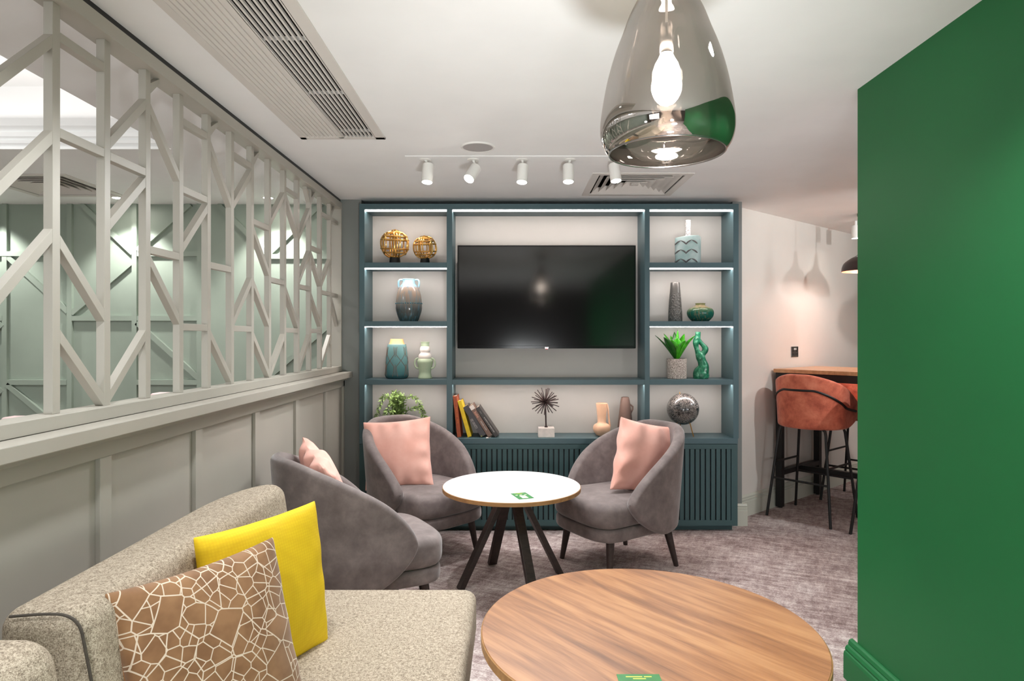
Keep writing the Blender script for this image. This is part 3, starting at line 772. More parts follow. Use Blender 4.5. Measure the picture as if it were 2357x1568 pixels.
stem([pp(920, 985), pp(905, 930, -.02), pp(895, 911, -.04), pp(882, 920, -.06), pp(874, 945, -.07), pp(872, 962, -.07)])
stem([pp(922, 985), pp(925, 930, -.01), pp(948, 912, -.03), pp(965, 925, -.05), pp(975, 945, -.06), pp(984, 966, -.06)])
stem([pp(924, 985), pp(935, 950), pp(955, 938, -.05), pp(968, 940, -.06), pp(975, 955, -.06)])
stem([pp(922, 985), pp(915, 935, -.04), pp(905, 925, -.06), pp(897, 940, -.08), pp(893, 950, -.08)])
stem([pp(920, 985), pp(912, 940, -.05), pp(908, 945, -.08), pp(905, 958, -.09)])
for k in range(22):
    a_ = random.uniform(-1, 1)
    stem([pp(922 + a_ * 6, 985), pp(920 + a_ * 12, 945, random.uniform(-.05, .03)), pp(920 + a_ * 17 + random.uniform(-3, 3), random.uniform(900, 925), random.uniform(-.07, .04))], 100)
sm.build('stems', MT['fern_dark'], t_, merge=False)
lo_ = lm.build('foliage', MT['fern'], t_, merge=False); lo_['kind'] = 'stuff'

# books leaning in the middle niche
def book(bl, tl, th, depth, mat, label, words=(), band=None):
    Y0 = 4.695
    b0 = at(bl[0], bl[1], Y0); t0 = at(tl[0], tl[1], Y0)
    up = (t0 - b0); H = up.length; up.normalize(); ri = Vector((up.z, 0, -up.x))
    th *= sc(Y0)
    lift = RC - min(b0.z, (b0 + ri * th).z); b0.z += lift + .0005
    M = Matrix((ri, Vector((0, 1, 0)), up)).transposed().to_4x4(); M.translation = b0
    t_ = thing('book', label, 'book', b0 + ri * th / 2, 0, 'books leaning in the middle niche')
    m = MB()
    m.box(0, th, 0, .003, 0, H, M); m.box(0, .0028, .003, depth, 0, H, M); m.box(th - .0028, th, .003, depth, 0, H, M)
    cv = m.build('cover', mat, t_, bevel=.0008, merge=False)
    MB().box(.0028, th - .0028, .003, depth - .004, .003, H - .004, M).build('pages', MT['paper'], t_)
    if band: MB().box(.0004, th - .0004, -.0004, .0008, H * band[0], H * band[1], M).build('spine_picture', band[2], cv)
    for body, size, f, mt in words:
        Mt = M @ frame((0, 0, -1), (1, 0, 0), (th / 2, -.0006, H * f))
        text(body, size, mt, Mt, cv)
book((1052.4, 1005.7), (1042.4, 911), 9, .19, MT['book_rust'], 'tall rust-orange book standing nearest the shelf divider', [('. . . . . . . .', .012, .55, MT['ink_orange'])] if False else [])
book((1076.6, 1005), (1053, 922), 9, .17, MT['book_yellow'], 'slim bright yellow book leaning on the rust one')
book((1107.3, 1004.8), (1065.5, 936.5), 13, .16, MT['book_char'], 'thick charcoal book with small pale print and a yellow dot on its spine')
book((1124, 1004.9), (1079.2, 934), 10.5, .17, MT['book_brown'], 'brown cookery book with pink lettering leaning between two dark books',
     [('bake', .026, .70, MT['ink_pink']), ('RACHEL ALLEN', .0115, .34, MT['ink_white'])], (.87, .99, MT['cream_ceramic']))
book((1140.2, 1004), (1095, 937.7), 9.3, .17, MT['book_dark'], 'dark brown book at the open end of the leaning row',
     [('IN SEARCH OF PERFECTION', .0105, .40, MT['ink_white']), ('——', .011, .83, MT['ink_white'])])
for o in [o for o in COL.objects if o.name.startswith('book') and o.type == 'EMPTY' and 'charcoal' in o['label']]:
    Y0 = 4.695; b0 = at(1107.3, 1004.8, Y0); t0 = at(1065.5, 936.5, Y0); up = (t0 - b0).normalized(); ri = Vector((up.z, 0, -up.x)); th = 13 * sc(Y0); H = (t0 - b0).length
    b0.z += RC - (b0 + ri * th).z + .0005
    m = MB()
    for z0_, n, col in ((.60, 4, .25), (.44, 7, .5), (.36, 6, .5)):
        for k in range(n):
            for s in (.28, .52):
                p = b0 + up * (H * z0_ + k * .0052) + ri * th * s; q = p + ri * th * .2 * random.uniform(.6, 1)
                m.bar(p + Vector((0, -.0004, 0)), q + Vector((0, -.0004, 0)), .0008, .0016, (0, 1, 0))
    o = [c_ for c_ in o.children if c_.name.startswith('cover')][0]
    m.build('spine_print', MT['ink_white'], o, merge=False)
    MB().sphere(b0 + up * H * .10 + ri * th * .45 + Vector((0, .0005, 0)), .004, 12, 8).build('spine_dot', MT['card_yellow'], o, True)
o = [o for o in COL.objects if o.type == 'EMPTY' and 'rust-orange' in o.get('label', '')][0]
b0 = at(1052.4, 1005.7, 4.695); t0 = at(1042.4, 911, 4.695); up = (t0 - b0).normalized(); ri = Vector((up.z, 0, -up.x)); th = 9 * sc(4.695); H = (t0 - b0).length
m = MB()
for k in range(24):
    if k in (7, 8, 15): continue
    p = b0 + up * (H * (.32 + .017 * k)) + ri * th * .40; m.bar(p + Vector((0, -.0005, 0)), p + ri * th * .26 + Vector((0, -.0005, 0)), .0008, .0028 if k % 3 else .0014, (0, 1, 0))
o = [c_ for c_ in o.children if c_.name.startswith('cover')][0]
m.build('spine_print', MT['ink_orange'], o, merge=False)
m = MB()
rb = at(1131, 1003, 4.69); rb.z = RC + .001
m.tube([rb + Vector(p) for p in ((0, .03, .004), (-.006, -.005, .002), (-.018, -.028, .0015))], .0012, 6)
m.tube([rb + Vector((-.018, -.028, .0015)), rb + Vector((-.03, -.036, .003)), rb + Vector((-.036, -.042, .002))], [.0015, .006, .004], 8)
bk = [o for o in COL.objects if o.type == 'EMPTY' and 'cookery' in o.get('label', '')][0]
m.build('ribbon_marker', MT['ink_white'], bk, True)

# burst sculpture
c = pos(1257, RC, 4.74)
t_ = thing('burst_sculpture', 'dark metal starburst of thin rods on a white stone block', 'sculpture', c)
MB().box(c.x - .059, c.x + .059, c.y - .05, c.y + .05, RC, RC + .068).build('stone_base', MT['marble'], t_, bevel=.003)
cc = c + Vector((-.006, 0, (1005 - 925) * sc(4.74)))
MB().tube([c + Vector((0, 0, .068)), cc], .0055, 10).build('stem', MT['umber'], t_, True)
MB().lathe([(.012, .068), (.012, .076), (.006, .078)], 16, c).build('collar', MT['umber'], t_, True)
n = 52
for k in range(n):
    z = 1 - 2 * (k + .5) / n; ph = k * 2.39996
    d = Vector((math.sqrt(1 - z * z) * math.cos(ph), math.sqrt(1 - z * z) * math.sin(ph), z))
    if z < -.93: continue
    MB().tube([cc + d * .004, cc + d * random.uniform(.093, .112)], .0032, 7).build('rod', MT['umber'], t_, True)

# apricot jug and cocoa jug
c = pos(1385, RC, 4.77)
t_ = thing('apricot_jug', 'small apricot jug with round belly and straight neck', 'jug', c)
pr = lathe_px([(8, 1001.5), (12, 1000), (18, 992), (20, 985), (18, 977), (11.5, 973), (9.5, 970), (10.5, 955), (12, 940), (13.3, 927), (12.2, 926.5), (11, 940), (9, 965)], 4.77, 1002)
MB().lathe(pr[:1] + spline(pr[1:6], 5) + pr[6:], 40, c, True, False).build('body', MT['peach_jug'], t_, True)
MB().tube([c + Vector((x * sc(4.77), -.01, (1002 - y) * sc(4.77))) for x, y in ((12.5, 929), (14, 940), (16, 960), (18.5, 980))], [.005, .0065, .0065, .007], 10).build('handle', MT['peach_jug'], t_, True)
c = pos(1439, RC, 4.80)
t_ = thing('cocoa_jug', 'tall cocoa-brown tapering jug with angular handle', 'jug', c)
pr = lathe_px([(18, 1001), (19, 1000), (17, 975), (13.5, 945), (10.5, 922), (8.6, 915), (8.4, 914), (7.2, 914.5), (9, 925)], 4.80, 1002)
MB().lathe(pr, 40, c, True, False).build('body', MT['brown_jug'], t_, True)
MB().tube([c + Vector((x * sc(4.80), -.004, (1002 - y) * sc(4.80))) for x, y in ((7, 929), (10, 930), (17.5, 936), (17, 942), (12, 953), (12.5, 958))], [.004, .0055, .006, .006, .005, .004], 8).build('handle', MT['brown_jug'], t_, True)

# square bottle
Y = 4.77; c = pos(1583.5, R1, Y)
t_ = thing('square_bottle', 'pale blue square bottle vase with brushed chevrons and thin white neck', 'vase', c)
w = 33 * sc(Y); hh = 62 * sc(Y)
Mb = Matrix.Rotation(math.radians(-26), 4, 'Z'); Mb.translation = c
rings = []
for z, k, tilt in ((0, .93, 0), (.006, .97, 0), (hh * .5, 1.0, 0), (hh * .96, 1.0, .004), (hh, .96, .006)):
    ring = []
    for q in range(32):
        a_ = 2 * PI * q / 32; cx_, sy_ = math.cos(a_), math.sin(a_); e = .30
        x = math.copysign(abs(cx_) ** e, cx_) * w * .83 * k; y = math.copysign(abs(sy_) ** e, sy_) * w * .56 * k
        ring.append(Mb @ Vector((x, y, z + tilt * x / w)))
    rings.append(ring)
rings.append([Mb @ Vector((.02 * math.cos(2 * PI * q / 32), .02 * math.sin(2 * PI * q / 32), hh + .012)) for q in range(32)])
m = MB(); m.loops(rings); m.build('body', MT['bottle'], t_, True)
nb = hh + .008
MB().lathe([(.030, nb - .006), (.021, nb + .004), (.0185, nb + .012), (.0185, nb + .05), (.0195, nb + .118), (.016, nb + .119), (.015, nb + .10)], 28, c, True, False).build('neck', MT['bottle_neck'], t_, True)
m = MB()
for row, zz in enumerate((.80, .46, .12)):
    for face, xs_ in (('f', (-.46, .42)), ('s', (0,))):
        for xx in xs_:
            for s in (-1, 1):
                pts = []
                for k in range(6):
                    q = k / 5; dx = s * q * .042 * (1 if face == 'f' else .55); dz = -.030 * q ** .8 + .006 * math.sin(q * PI)
                    if face == 'f': p = Vector((xx * w * .83 + dx, -w * .56 - .0008, zz * hh + .012 + dz))
                    else: p = Vector((-w * .83 - .0008, dx, zz * hh + .012 + dz))
                    pts.append(Mb @ p)
                m.tube(pts, [.0012, .0035, .005, .0055, .0052, .003], 7)
m.build('brush_pattern', MT['brush'], t_, True, merge=False)

# hammered tall vase, green squat vase
c = pos(1554, R2, 4.78)
o = MB().lathe(lathe_px([(15.5, 739.5), (16.2, 738), (15.4, 715), (13.6, 690), (11.4, 665), (10.2, 651), (9.6, 650), (8.8, 651), (9.6, 665)], 4.78, 740), 48, c, True, False).build('tapered_vase', MT['hammered'], None, True)
tag(origin(o, c), 'slim grey hammered vase tapering to a narrow top', 'vase')
c = pos(1612, R2, 4.77)
pr = lathe_px([(17, 739), (20, 738), (28, 729), (30.5, 719), (27, 711), (18, 706), (12, 703), (10.5, 700), (11.8, 698), (10.2, 697.8), (9, 702)], 4.77, 739.5)
m = MB(); n = 48
for_r = spline(pr, 4)
m.loops([[c + Vector((r * (1 + .018 * math.cos(10 * 2 * PI * k / n) * min(1, r / .06)) * math.cos(2 * PI * k / n), r * (1 + .018 * math.cos(10 * 2 * PI * k / n) * min(1, r / .06)) * math.sin(2 * PI * k / n), z)) for k in range(n)] for r, z in for_r], True, True, False)
o = m.build('squat_vase', MT['g_green'], None, True)
tag(origin(o, c), 'squat ribbed green vase with coppery shoulders', 'vase')

# agave plant
Y = 4.77; c = pos(1557.5, R3, Y)
t_ = thing('potted_agave', 'bright green broad-leaved plant in a speckled stone pot', 'plant', c)
ph = 46 * sc(Y)
MB().lathe([(.067, 0), (.071, .003), (.073, ph), (.066, ph), (.065, ph - .01)], 40, c, True, False).build('pot', MT['stone'], t_, True)
MB().lathe([(.0001, ph - .008), (.067, ph - .008), (.067, ph - .014)], 32, c).build('soil', MT['soil'], t_.children[0])
def leaf(az, reach, rise, wd, mt, droop=0):
    a_ = Vector((math.cos(az), math.sin(az), 0)); sd = Vector((-a_.y, a_.x, 0)); m = MB(); prev = None; rows = []
    for k in range(13):
        q = k / 12; p = c + Vector((0, 0, ph - .01)) + a_ * (.012 + reach * q) + Vector((0, 0, rise * (q - droop * q ** 3)))
        ww = wd * 1.25 * (math.sin(PI * min(1, q * .93 + .07)) ** .8) * (.55 + .9 * q * (1.15 - q) * 1.6)
        nrm = Vector((0, 0, 1)) * reach - a_ * rise; nrm.normalize()
        rows.append([p - sd * ww + nrm * ww * .35, p, p + sd * ww + nrm * ww * .35])
    R = [[m.b.verts.new(v_) for v_ in r_] for r_ in rows]
    for A, B in zip(R, R[1:]):
        for i in range(2): m.b.faces.new((A[i], A[i + 1], B[i + 1], B[i]))
    o = m.build('leaf', mt, t_, True); s_ = o.modifiers.new('solid', 'SOLIDIFY'); s_.thickness = .0022; return o
for az, re, ri_, wd, mt, dr in ((-1.75, .045, .185, .034, 'leaf', .1), (-2.55, .125, .20, .030, 'leaf_dark', .15), (-.65, .125, .20, .030, 'leaf', .1), (-2.2, .085, .17, .034, 'leaf', .1), (-1.1, .08, .17, .033, 'leaf', .12),
                            (3.0, .145, .205, .022, 'leaf_dark', .12), (.15, .135, .21, .02, 'leaf_dark', .15), (2.5, .09, .215, .026, 'leaf', .1), (.7, .085, .215, .024, 'leaf', .1), (1.6, .05, .22, .022, 'leaf_dark', .05), (-1.5, .01, .225, .012, 'leaf', 0), (2.0, .06, .20, .02, 'leaf', .1)):
    leaf(az, re, ri_, wd, MT[mt], dr)

# twisted green sculpture
Y = 4.77; cz = pos(1614, R3, Y)
def spx(x, y): return cz + Vector(((x - 663) / 5.806 * sc(Y), 0, (716 - y) / 5.806 * sc(Y)))
u = sc(Y) / 5.806
m = MB()
def chain(P):
    q = spline([(x, y, r) for x, y, r in P], 5)
    m.tube([spx(x, y) for x, y, r in q], [r * u for x, y, r in q], 16)
chain([(664, 716, 98), (662, 690, 104), (664, 640, 104), (684, 585, 84), (690, 540, 70), (672, 480, 58), (652, 430, 60), (628, 380, 44), (606, 330, 30), (594, 280, 34), (592, 235, 42), (606, 190, 44), (618, 150, 36), (620, 90, 36)])
chain([(660, 430, 56), (684, 385, 40), (714, 345, 40), (716, 310, 40), (690, 275, 30), (655, 235, 30), (620, 195, 36)])
o = m.build('twisted_vase', MT['malachite'], None, True, merge=False)
r_ = o.modifiers.new('remesh', 'REMESH'); r_.mode = 'VOXEL'; r_.voxel_size = .0022; r_.use_smooth_shade = True
s_ = o.modifiers.new('smooth', 'SMOOTH'); s_.iterations = 4; s_.factor = .5
tag(origin(o, cz), 'twisting malachite-green vase with a hole through its neck', 'vase')

# globe
Y = 4.76; gc = at(1572, 941.5, Y); gr = 36.3 * sc(Y)
t_ = thing('globe', 'black and silver globe on thin brass legs behind the armchair', 'globe', (gc.x, gc.y, RC))
MB().sphere((0, 0, 0), gr, 48, 32, Matrix.Translation(gc) @ Matrix.Rotation(.35, 4, 'Y')).build('sphere', MT['globe'], t_, True)
ax = Vector((-.2, 0, .98)).normalized()
MB().tube([gc + ax * gr * .99, gc + ax * (gr + .012)], [.004, .0015], 8).build('axis_pin', MT['brass'], t_, True)
ft = at(1596.5, 1004, 4.70); ft.z = RC
for q in ((ft.x, ft.y), (gc.x - .075, gc.y - .04), (gc.x + .0, gc.y + .1)):
    top = gc + (Vector((q[0], q[1], RC + .05)) - gc).normalized() * gr * .98
    MB().tube([top, Vector((q[0], q[1], RC + .004))], .0038, 8).build('leg', MT['brass'], t_, True)

# ------------------------------------------------------------------ furniture
def arc_outline(P, n=10): return [(p[0], p[1]) for p in P]
def superell(w, d, cx, cy, e=.45, n=48):
    return [(cx + math.copysign(abs(math.cos(2 * PI * k / n)) ** e, math.cos(2 * PI * k / n)) * w, cy + math.copysign(abs(math.sin(2 * PI * k / n)) ** e, math.sin(2 * PI * k / n)) * d) for k in range(n)]
def shell(W, D, ext, zb0, zt0, tipz, tiph, th, lean, fp=1.7, bs=.62, inward=.0, hold=.22, tb=.66):
    m = MB(); Le = (W + D) / 2 * 1.57; tot = Le + ext; rings = []
    N = 72
    for i in range(N + 1):
        s = -1 + 2 * i / N; s = math.copysign(1 - (1 - abs(s)) ** 1.7, s); a = abs(s) * tot; sg = 1 if s >= 0 else -1
        if a < Le:
            ph_ = a / Le * PI / 2; x, y = W * math.sin(ph_), -D * math.cos(ph_); nx_, ny_ = math.sin(ph_) / W, -math.cos(ph_) / D
        else: x, y = W - inward * ((a - Le) / ext) ** 2 if ext else W, a - Le; nx_, ny_ = 1, 0
        l = math.hypot(nx_, ny_); nx_, ny_ = nx_ / l, ny_ / l
        q = abs(s)
        f = (1 - max(0, (q - hold) / (1 - hold)) ** fp) ** tb
        zt = tipz + (zt0 - tipz) * f
        g_ = (1 - max(0, (q - bs) / (1 - bs)) ** 1.5) ** .6
        zb = tipz - (tipz - zb0) * g_
        H = max(.004, zt - zb); k = min(th, H * .98); hr = k / 2
        ring = []; o0 = (th - k) / 2
        sec = [(zb + hr + (H - k) * v, 0.0) for v in (0, .2, .4, .6, .8, 1)]
        sec += [(zt - hr + hr * math.sin(a_), (1 - math.cos(a_)) / 2) for a_ in [PI * w_ / 8 for w_ in range(1, 8)]]
        sec += [(zb + hr + (H - k) * v, 1.0) for v in (1, .8, .6, .4, .2, 0)]
        sec += [(zb + hr - hr * math.sin(a_), (1 + math.cos(a_)) / 2) for a_ in [PI * w_ / 8 for w_ in range(1, 8)]]
        for z, d in sec:
            o_ = lean * ((z - zb0) / (zt0 - zb0)) - d * k - o0
            ring.append(Vector((sg * (x + nx_ * o_), y + ny_ * o_, z)))
        rings.append(ring)
    m.loops(rings); return m
GRP = 'velvet tub armchairs round the white table'
def make_armchair(label):
    t_ = thing('tub_armchair', label, 'armchair', (0, 0, 0), 0, GRP)
    sm = shell(.335, .385, .165, .23, .85, .44, 0, .068, .045, 1.45, .60, .02, .16)
    sm.build('backrest', MT['taupe'], t_, True, False, sharp=False)
    seat = []
    for k in range(56):
        a_ = 2 * PI * k / 56; cx_, sy_ = math.cos(a_), math.sin(a_)
        x = math.copysign(abs(cx_) ** .55, cx_) * (.262 if sy_ < 0 else .262 + .055 * min(1, sy_ * 1.4)); y = math.copysign(abs(sy_) ** .6, sy_) * (.27 if sy_ < 0 else .355)
        seat.append((x, y))
    MB().solid(seat, .298, .445, .045, .012).build('seat_cushion', MT['taupe'], t_, True, False)
    base = [(x * .985, y * .975) for x, y in seat]
    MB().solid(base, .225, .300, .022, 0).build('seat_base', MT['taupe'], t_, True, False)
    for sx_ in (-1, 1):
        for y0_, y1_ in ((.23, .26), (-.21, -.26)):
            MB().tube([Vector((sx_ * .205, y0_, .235)), Vector((sx_ * .235, y1_, .0))], [.026, .0145], 14).build('leg', MT['darkwood'], t_, True, False)
    return t_
def face(fx_, fy_): return math.atan2(fy_, fx_) - PI / 2
cA = make_armchair('taupe velvet tub armchair turned away, right behind the end of the tweed sofa')
cA.location = (-.735, 3.175, 0); cA.rotation_euler.z = face(.86, .51)
cB = dup(cA, (-.585, 4.235, 0), face(.70, -.70), 'taupe velvet tub armchair in front of the trailing plant, with an upright pink cushion')
cC = dup(cA, (.655, 4.02, 0), face(-.86, -.51), 'taupe velvet tub armchair in front of the black globe, showing all its legs')

def pillow(name, center, u, v, w, h, t, mat, label, cat='cushion', group=None, seed=1, pinch=.07, back=None, wr=.011):
    rnd = random.Random(seed); N = 40; m = MB()
    ph = [(rnd.uniform(0, 6), rnd.uniform(3, 8), rnd.uniform(-3, 3)) for _ in range(5)]
    def P(i, j, s):
        a, b = -1 + 2 * i / N, -1 + 2 * j / N
        x = w / 2 * a * (1 - pinch * (1 - b * b) * a * a); y = h / 2 * b * (1 - pinch * (1 - a * a) * b * b)
        e = max(0, (1 - a * a) * (1 - b * b)); bulge = e ** .42
        edge_ = e ** .25 if e > 0 else 0
        wv = sum(math.sin(p + q * a + r * b) for p, q, r in ph) / 5
        near = (1 - e ** .3) * edge_
        z = s * t / 2 * bulge * (1 + .10 * wv) + wr * wv * near * 3
        for d_, t_q, sd_ in ((1 - a, b, 0), (1 + a, b, 1), (1 - b, a, 2), (1 + b, a, 3)):
            p_, q_, r_q = ph[sd_]
            z += s * wr * 1.3 * math.exp(-d_ / .22) * min(1, d_ / .07) * (math.sin(p_ + (q_ + 6) * t_q + 2 * r_q * d_) * (1 - t_q * t_q))
        return Vector((x, y, z))
    T = [[m.b.verts.new(P(i, j, 1)) for j in range(N + 1)] for i in range(N + 1)]
    Bk = [[T[i][j] if i in (0, N) or j in (0, N) else m.b.verts.new(P(i, j, -1)) for j in range(N + 1)] for i in range(N + 1)]
    for i in range(N):
        for j in range(N):
            m.b.faces.new((T[i][j], T[i + 1][j], T[i + 1][j + 1], T[i][j + 1])); m.b.faces.new((Bk[i][j], Bk[i][j + 1], Bk[i + 1][j + 1], Bk[i + 1][j]))
    o = m.build(name, mat, None, True, merge=False)
    if back:
        o.data.materials.append(back)
        for p in o.data.polygons:
            if p.center.z < -.0005: p.material_index = 1
    o.matrix_world = frame(u, v, center)
    s_ = o.modifiers.new('sub', 'SUBSURF'); s_.levels = s_.render_levels = 1
    return tag(o, label, cat, group)
PG = 'pink velvet cushions on the armchairs'
pillow('throw_cushion', (-.745, 4.205, .64), (.98, -.12, .10), (-.10, .20, .97), .465, .45, .15, MT['pink'], 'pink velvet cushion upright in the armchair by the trailing plant', group=PG, seed=3)
pillow('throw_cushion', (.815, 4.03, .648), (.80, .48, -.20), (.24, .16, .95), .47, .45, .15, MT['pink'], 'pink velvet cushion tilted in the armchair by the globe', group=PG, seed=8)
pillow('throw_cushion', (-.90, 3.13, .665), (-.50, .85, .20), (-.35, -.12, .93), .42, .43, .15, MT['pink'], 'pink velvet cushion mostly hidden in the armchair behind the sofa', group=PG, seed=5, wr=.02)

# sofa
sf = thing('sofa', 'long oatmeal tweed sofa along the panelled half wall', 'sofa', (-.6, 1.2, 0))
def rounded(x0, x1, y0, y1, r, n=8, far_left=None):
    P = []
    for cx_, cy_, a0, rx, ry in ((x1, y0, -PI / 2, r, r), (x1, y1, 0, r, r), (x0, y1, PI / 2, *(far_left or (r, r))), (x0, y0, PI, r, r)):
        for k in range(n + 1):
            a_ = a0 + k / n * PI / 2
            ccx = cx_ - rx if cx_ == x1 else cx_ + rx; ccy = cy_ - ry if cy_ == y1 else cy_ + ry
            P.append((ccx + rx * math.cos(a_), ccy + ry * math.sin(a_)))
    return P
def dense(P, L=.06):
    out = []
    for i, p in enumerate(P):
        q = P[(i + 1) % len(P)]; d = math.hypot(q[0] - p[0], q[1] - p[1]); n = max(1, int(d / L))
        for k in range(n): out.append((p[0] + (q[0] - p[0]) * k / n, p[1] + (q[1] - p[1]) * k / n))
    return out
MB().solid(dense(rounded(-.93, -.135, -.3, 2.45, .05)), .285, .452, .035, .006).build('seat', MT['tweed'], sf, True)
MB().solid(dense(rounded(-1.03, -.165, -.3, 2.43, .03)), .07, .284, .012, 0).build('base', MT['tweed'], sf, True)
def leanf(p):
    x, y, z = p; f = max(0, min(1, (x + 1.04) / .2)); return (x + (.85 - z) * .17 * f, y, z)
MB().solid(dense(rounded(-1.04, -.855, 1.285, 2.45, .05, 8, (.13, .36))), .30, .848, .042, 0, 6, leanf).build('backrest', MT['tweed'], sf, True)
MB().solid(dense(rounded(-1.04, -.80, -.3, 1.165, .06, 8)), .30, .872, .05, 0, 6, leanf).build('end_backrest', MT['tweed'], sf, True)
m = MB(); pts = [(-1.0, 1.287, .843), (-.93, 1.287, .848), (-.888, 1.287, .845), (-.862, 1.287, .825), (-.85, 1.287, .78), (-.828, 1.287, .66), (-.80, 1.287, .48)]
m.tube(spline(pts, 4), .003, 8); m.build('seam_piping', MT['piping'], sf, True)
for x, y in ((-.98, 2.36), (-.22, 2.36), (-.98, 0), (-.22, 0)): MB().box(x - .025, x + .025, y - .025, y + .025, 0, .075).build('foot', MT['darkwood'], sf)
pillow('throw_cushion', (-.712, 1.872, .655), (.54, .84, .03), (-.24, -.19, .95), .41, .45, .13, MT['yellow'], 'bright yellow waffle cushion leaning on the sofa back', seed=11, pinch=.05, wr=.003)
pillow('throw_cushion', (-.703, 1.535, .638), (.54, .83, .03), (-.34, -.02, .93), .43, .46, .13, MT['brown_lines'], 'brown cushion with cream cracked-line pattern in front of the yellow one', seed=14, pinch=.06, back=MT['brown_back'], wr=.003)

# tables
def card(label, p, u, w, h):
    t_ = thing('menu_card', label, 'card', p, 0, 'green cards on the tables')
    u = Vector(u).normalized(); v_ = Vector((-u.y, u.x, 0)); M = frame(u, v_, p)
    MB().box(-w / 2, w / 2, -h / 2, h / 2, .0004, .0014, M).build('card_sheet', MT['card'], t_); t_ = t_.children[0]
    m = MB(); m.box(-w * .19, w * .19, -h * .40, h * .02, .0014, .0017, M)
    for x in (-.3, -.02, .3):
        for k in range(1): m.box(w * (x - .07), w * (x + .07), h * .10, h * .17, .0014, .0017, M)
    m.build('pale_print', MT['card_pale'], t_, merge=False)
    m = MB()
    for z_, a_, b_ in ((.40, -.30, .08), (.40, .12, .30), (.33, -.15, .15)): m.box(w * a_, w * b_, h * (z_ - .015), h * (z_ + .02), .0014, .0017, M)
    m.build('yellow_print', MT['card_yellow'], t_, merge=False)
def round_table(c, R, H, top_mat, edge_mat, th, feet, label):
    t_ = thing('round_table', label, 'table', (c[0], c[1], 0)); c = Vector((c[0], c[1], 0))
    MB().lathe([(R - .003, H - .004), (R - .003, H - .001), (R - .004, H)], 128, c).build('tabletop', top_mat, t_, True)
    MB().lathe([(R - .012, H - th), (R, H - th + .003), (R, H - .003), (R - .003, H - .0015), (R - .003, H - .006), (R - .012, H - .006)], 128, c).build('edge_band', edge_mat, t_, True)
    MB().lathe([(.055, H - th - .03), (.13, H - th - .004), (.13, H - th + .001)], 32, c).build('hub', MT['black'], t_, True)
    for a_ in feet:
        d = Vector((math.cos(a_), math.sin(a_), 0)); sd = Vector((-d.y, d.x, 0))
        p = c + d * .045 + sd * .0 + Vector((0, 0, H - th - .01)); q = c + d * .31
        MB().bar(p, q, .052, .030, sd).build('leg', MT['darkwood'], t_, bevel=.002)
    return t_
round_table((-.006, 3.70), .394, .551, MT['laminate'], MT['oak_edge'], .026, [math.radians(a_) for a_ in (23, 113, 203, 293)], 'small round table with a white top on dark splayed legs')
round_table((.393, 1.886), .485, .551, MT['walnut'], MT['oak_edge'], .030, [math.radians(a_) for a_ in (40, 130, 220, 310)], 'large round walnut-topped table in front of the sofa')
p = Vector((.051, 3.448, .551))
card('green card lying on the white round table', p, (.94, .34, 0), .085, .131)
p = at(1480, 1590, 1.56); p.z = .551
card('green card lying on the walnut round table', p, (1, 0, 0), .107, .13)

# ------------------------------------------------------------------ hanging smoked-glass lamp
Y = 1.5; lc = Vector((.3565, Y, 1.826)); k = Y / F
t_ = thing('pendant_lamp', 'large smoked mirror-glass pendant lamp with glowing bulb over the walnut table', 'lamp', lc)
pf = [(131, 0), (138, 8), (145.5, 22), (150.5, 42), (151.5, 62), (149.5, 85), (144.5, 118), (137, 158), (127.5, 196), (115, 236), (100, 275), (84, 318), (66, 354), (50, 392), (38, 420), (30, 436)]
pf = [(r * k, z * k) for r, z in spline(pf, 4)]
m = MB(); n = 72
m.loops([[lc + Vector((r * math.cos(2 * PI * q / n), r * math.sin(2 * PI * q / n), z)) for q in range(n)] for r, z in pf], True, False, False)
gs = m.build('glass_shade', MT['smoke'], t_, True)
m = MB(); m.tube([lc + Vector((131 * k * math.cos(2 * PI * q / 72), 131 * k * math.sin(2 * PI * q / 72), 0)) for q in range(73)], .0022, 8, False)
m.build('rim', MT['chrome'], gs, True)
bt = 436 * k
MB().lathe([(.031, bt), (.033, bt + .004), (.030, bt + .022), (.008, bt + .032)], 32, lc).build('cap', MT['chrome'], t_, True)
MB().tube([lc + Vector((0, 0, bt + .03)), Vector((lc.x, lc.y, CEIL - .02))], .004, 8).build('cord', MT['black'], t_, True)
MB().lathe([(.055, CEIL - .022), (.058, CEIL - .018), (.058, CEIL)], 32, (lc.x, lc.y, 0)).build('ceiling_rose', MT['chrome'], t_, True)
bc = .178
MB().lathe([(.013, bc + .05), (.016, bc + .055), (.016, bc + .11), (.010, bc + .12)], 20, lc).build('bulb_holder', MT['chrome'], t_, True)
MB().tube([lc + Vector((0, 0, bc + .11)), lc + Vector((0, 0, bt + .01))], .003, 8).build('inner_cord', MT['white'], t_, True)
MB().lathe([(.0001, bc - .034), (.014, bc - .031), (.026, bc - .020), (.0325, bc - .004), (.032, bc + .010), (.026, bc + .028), (.018, bc + .042), (.014, bc + .052)], 28, lc).build('bulb', MT['bulb'], t_, True)

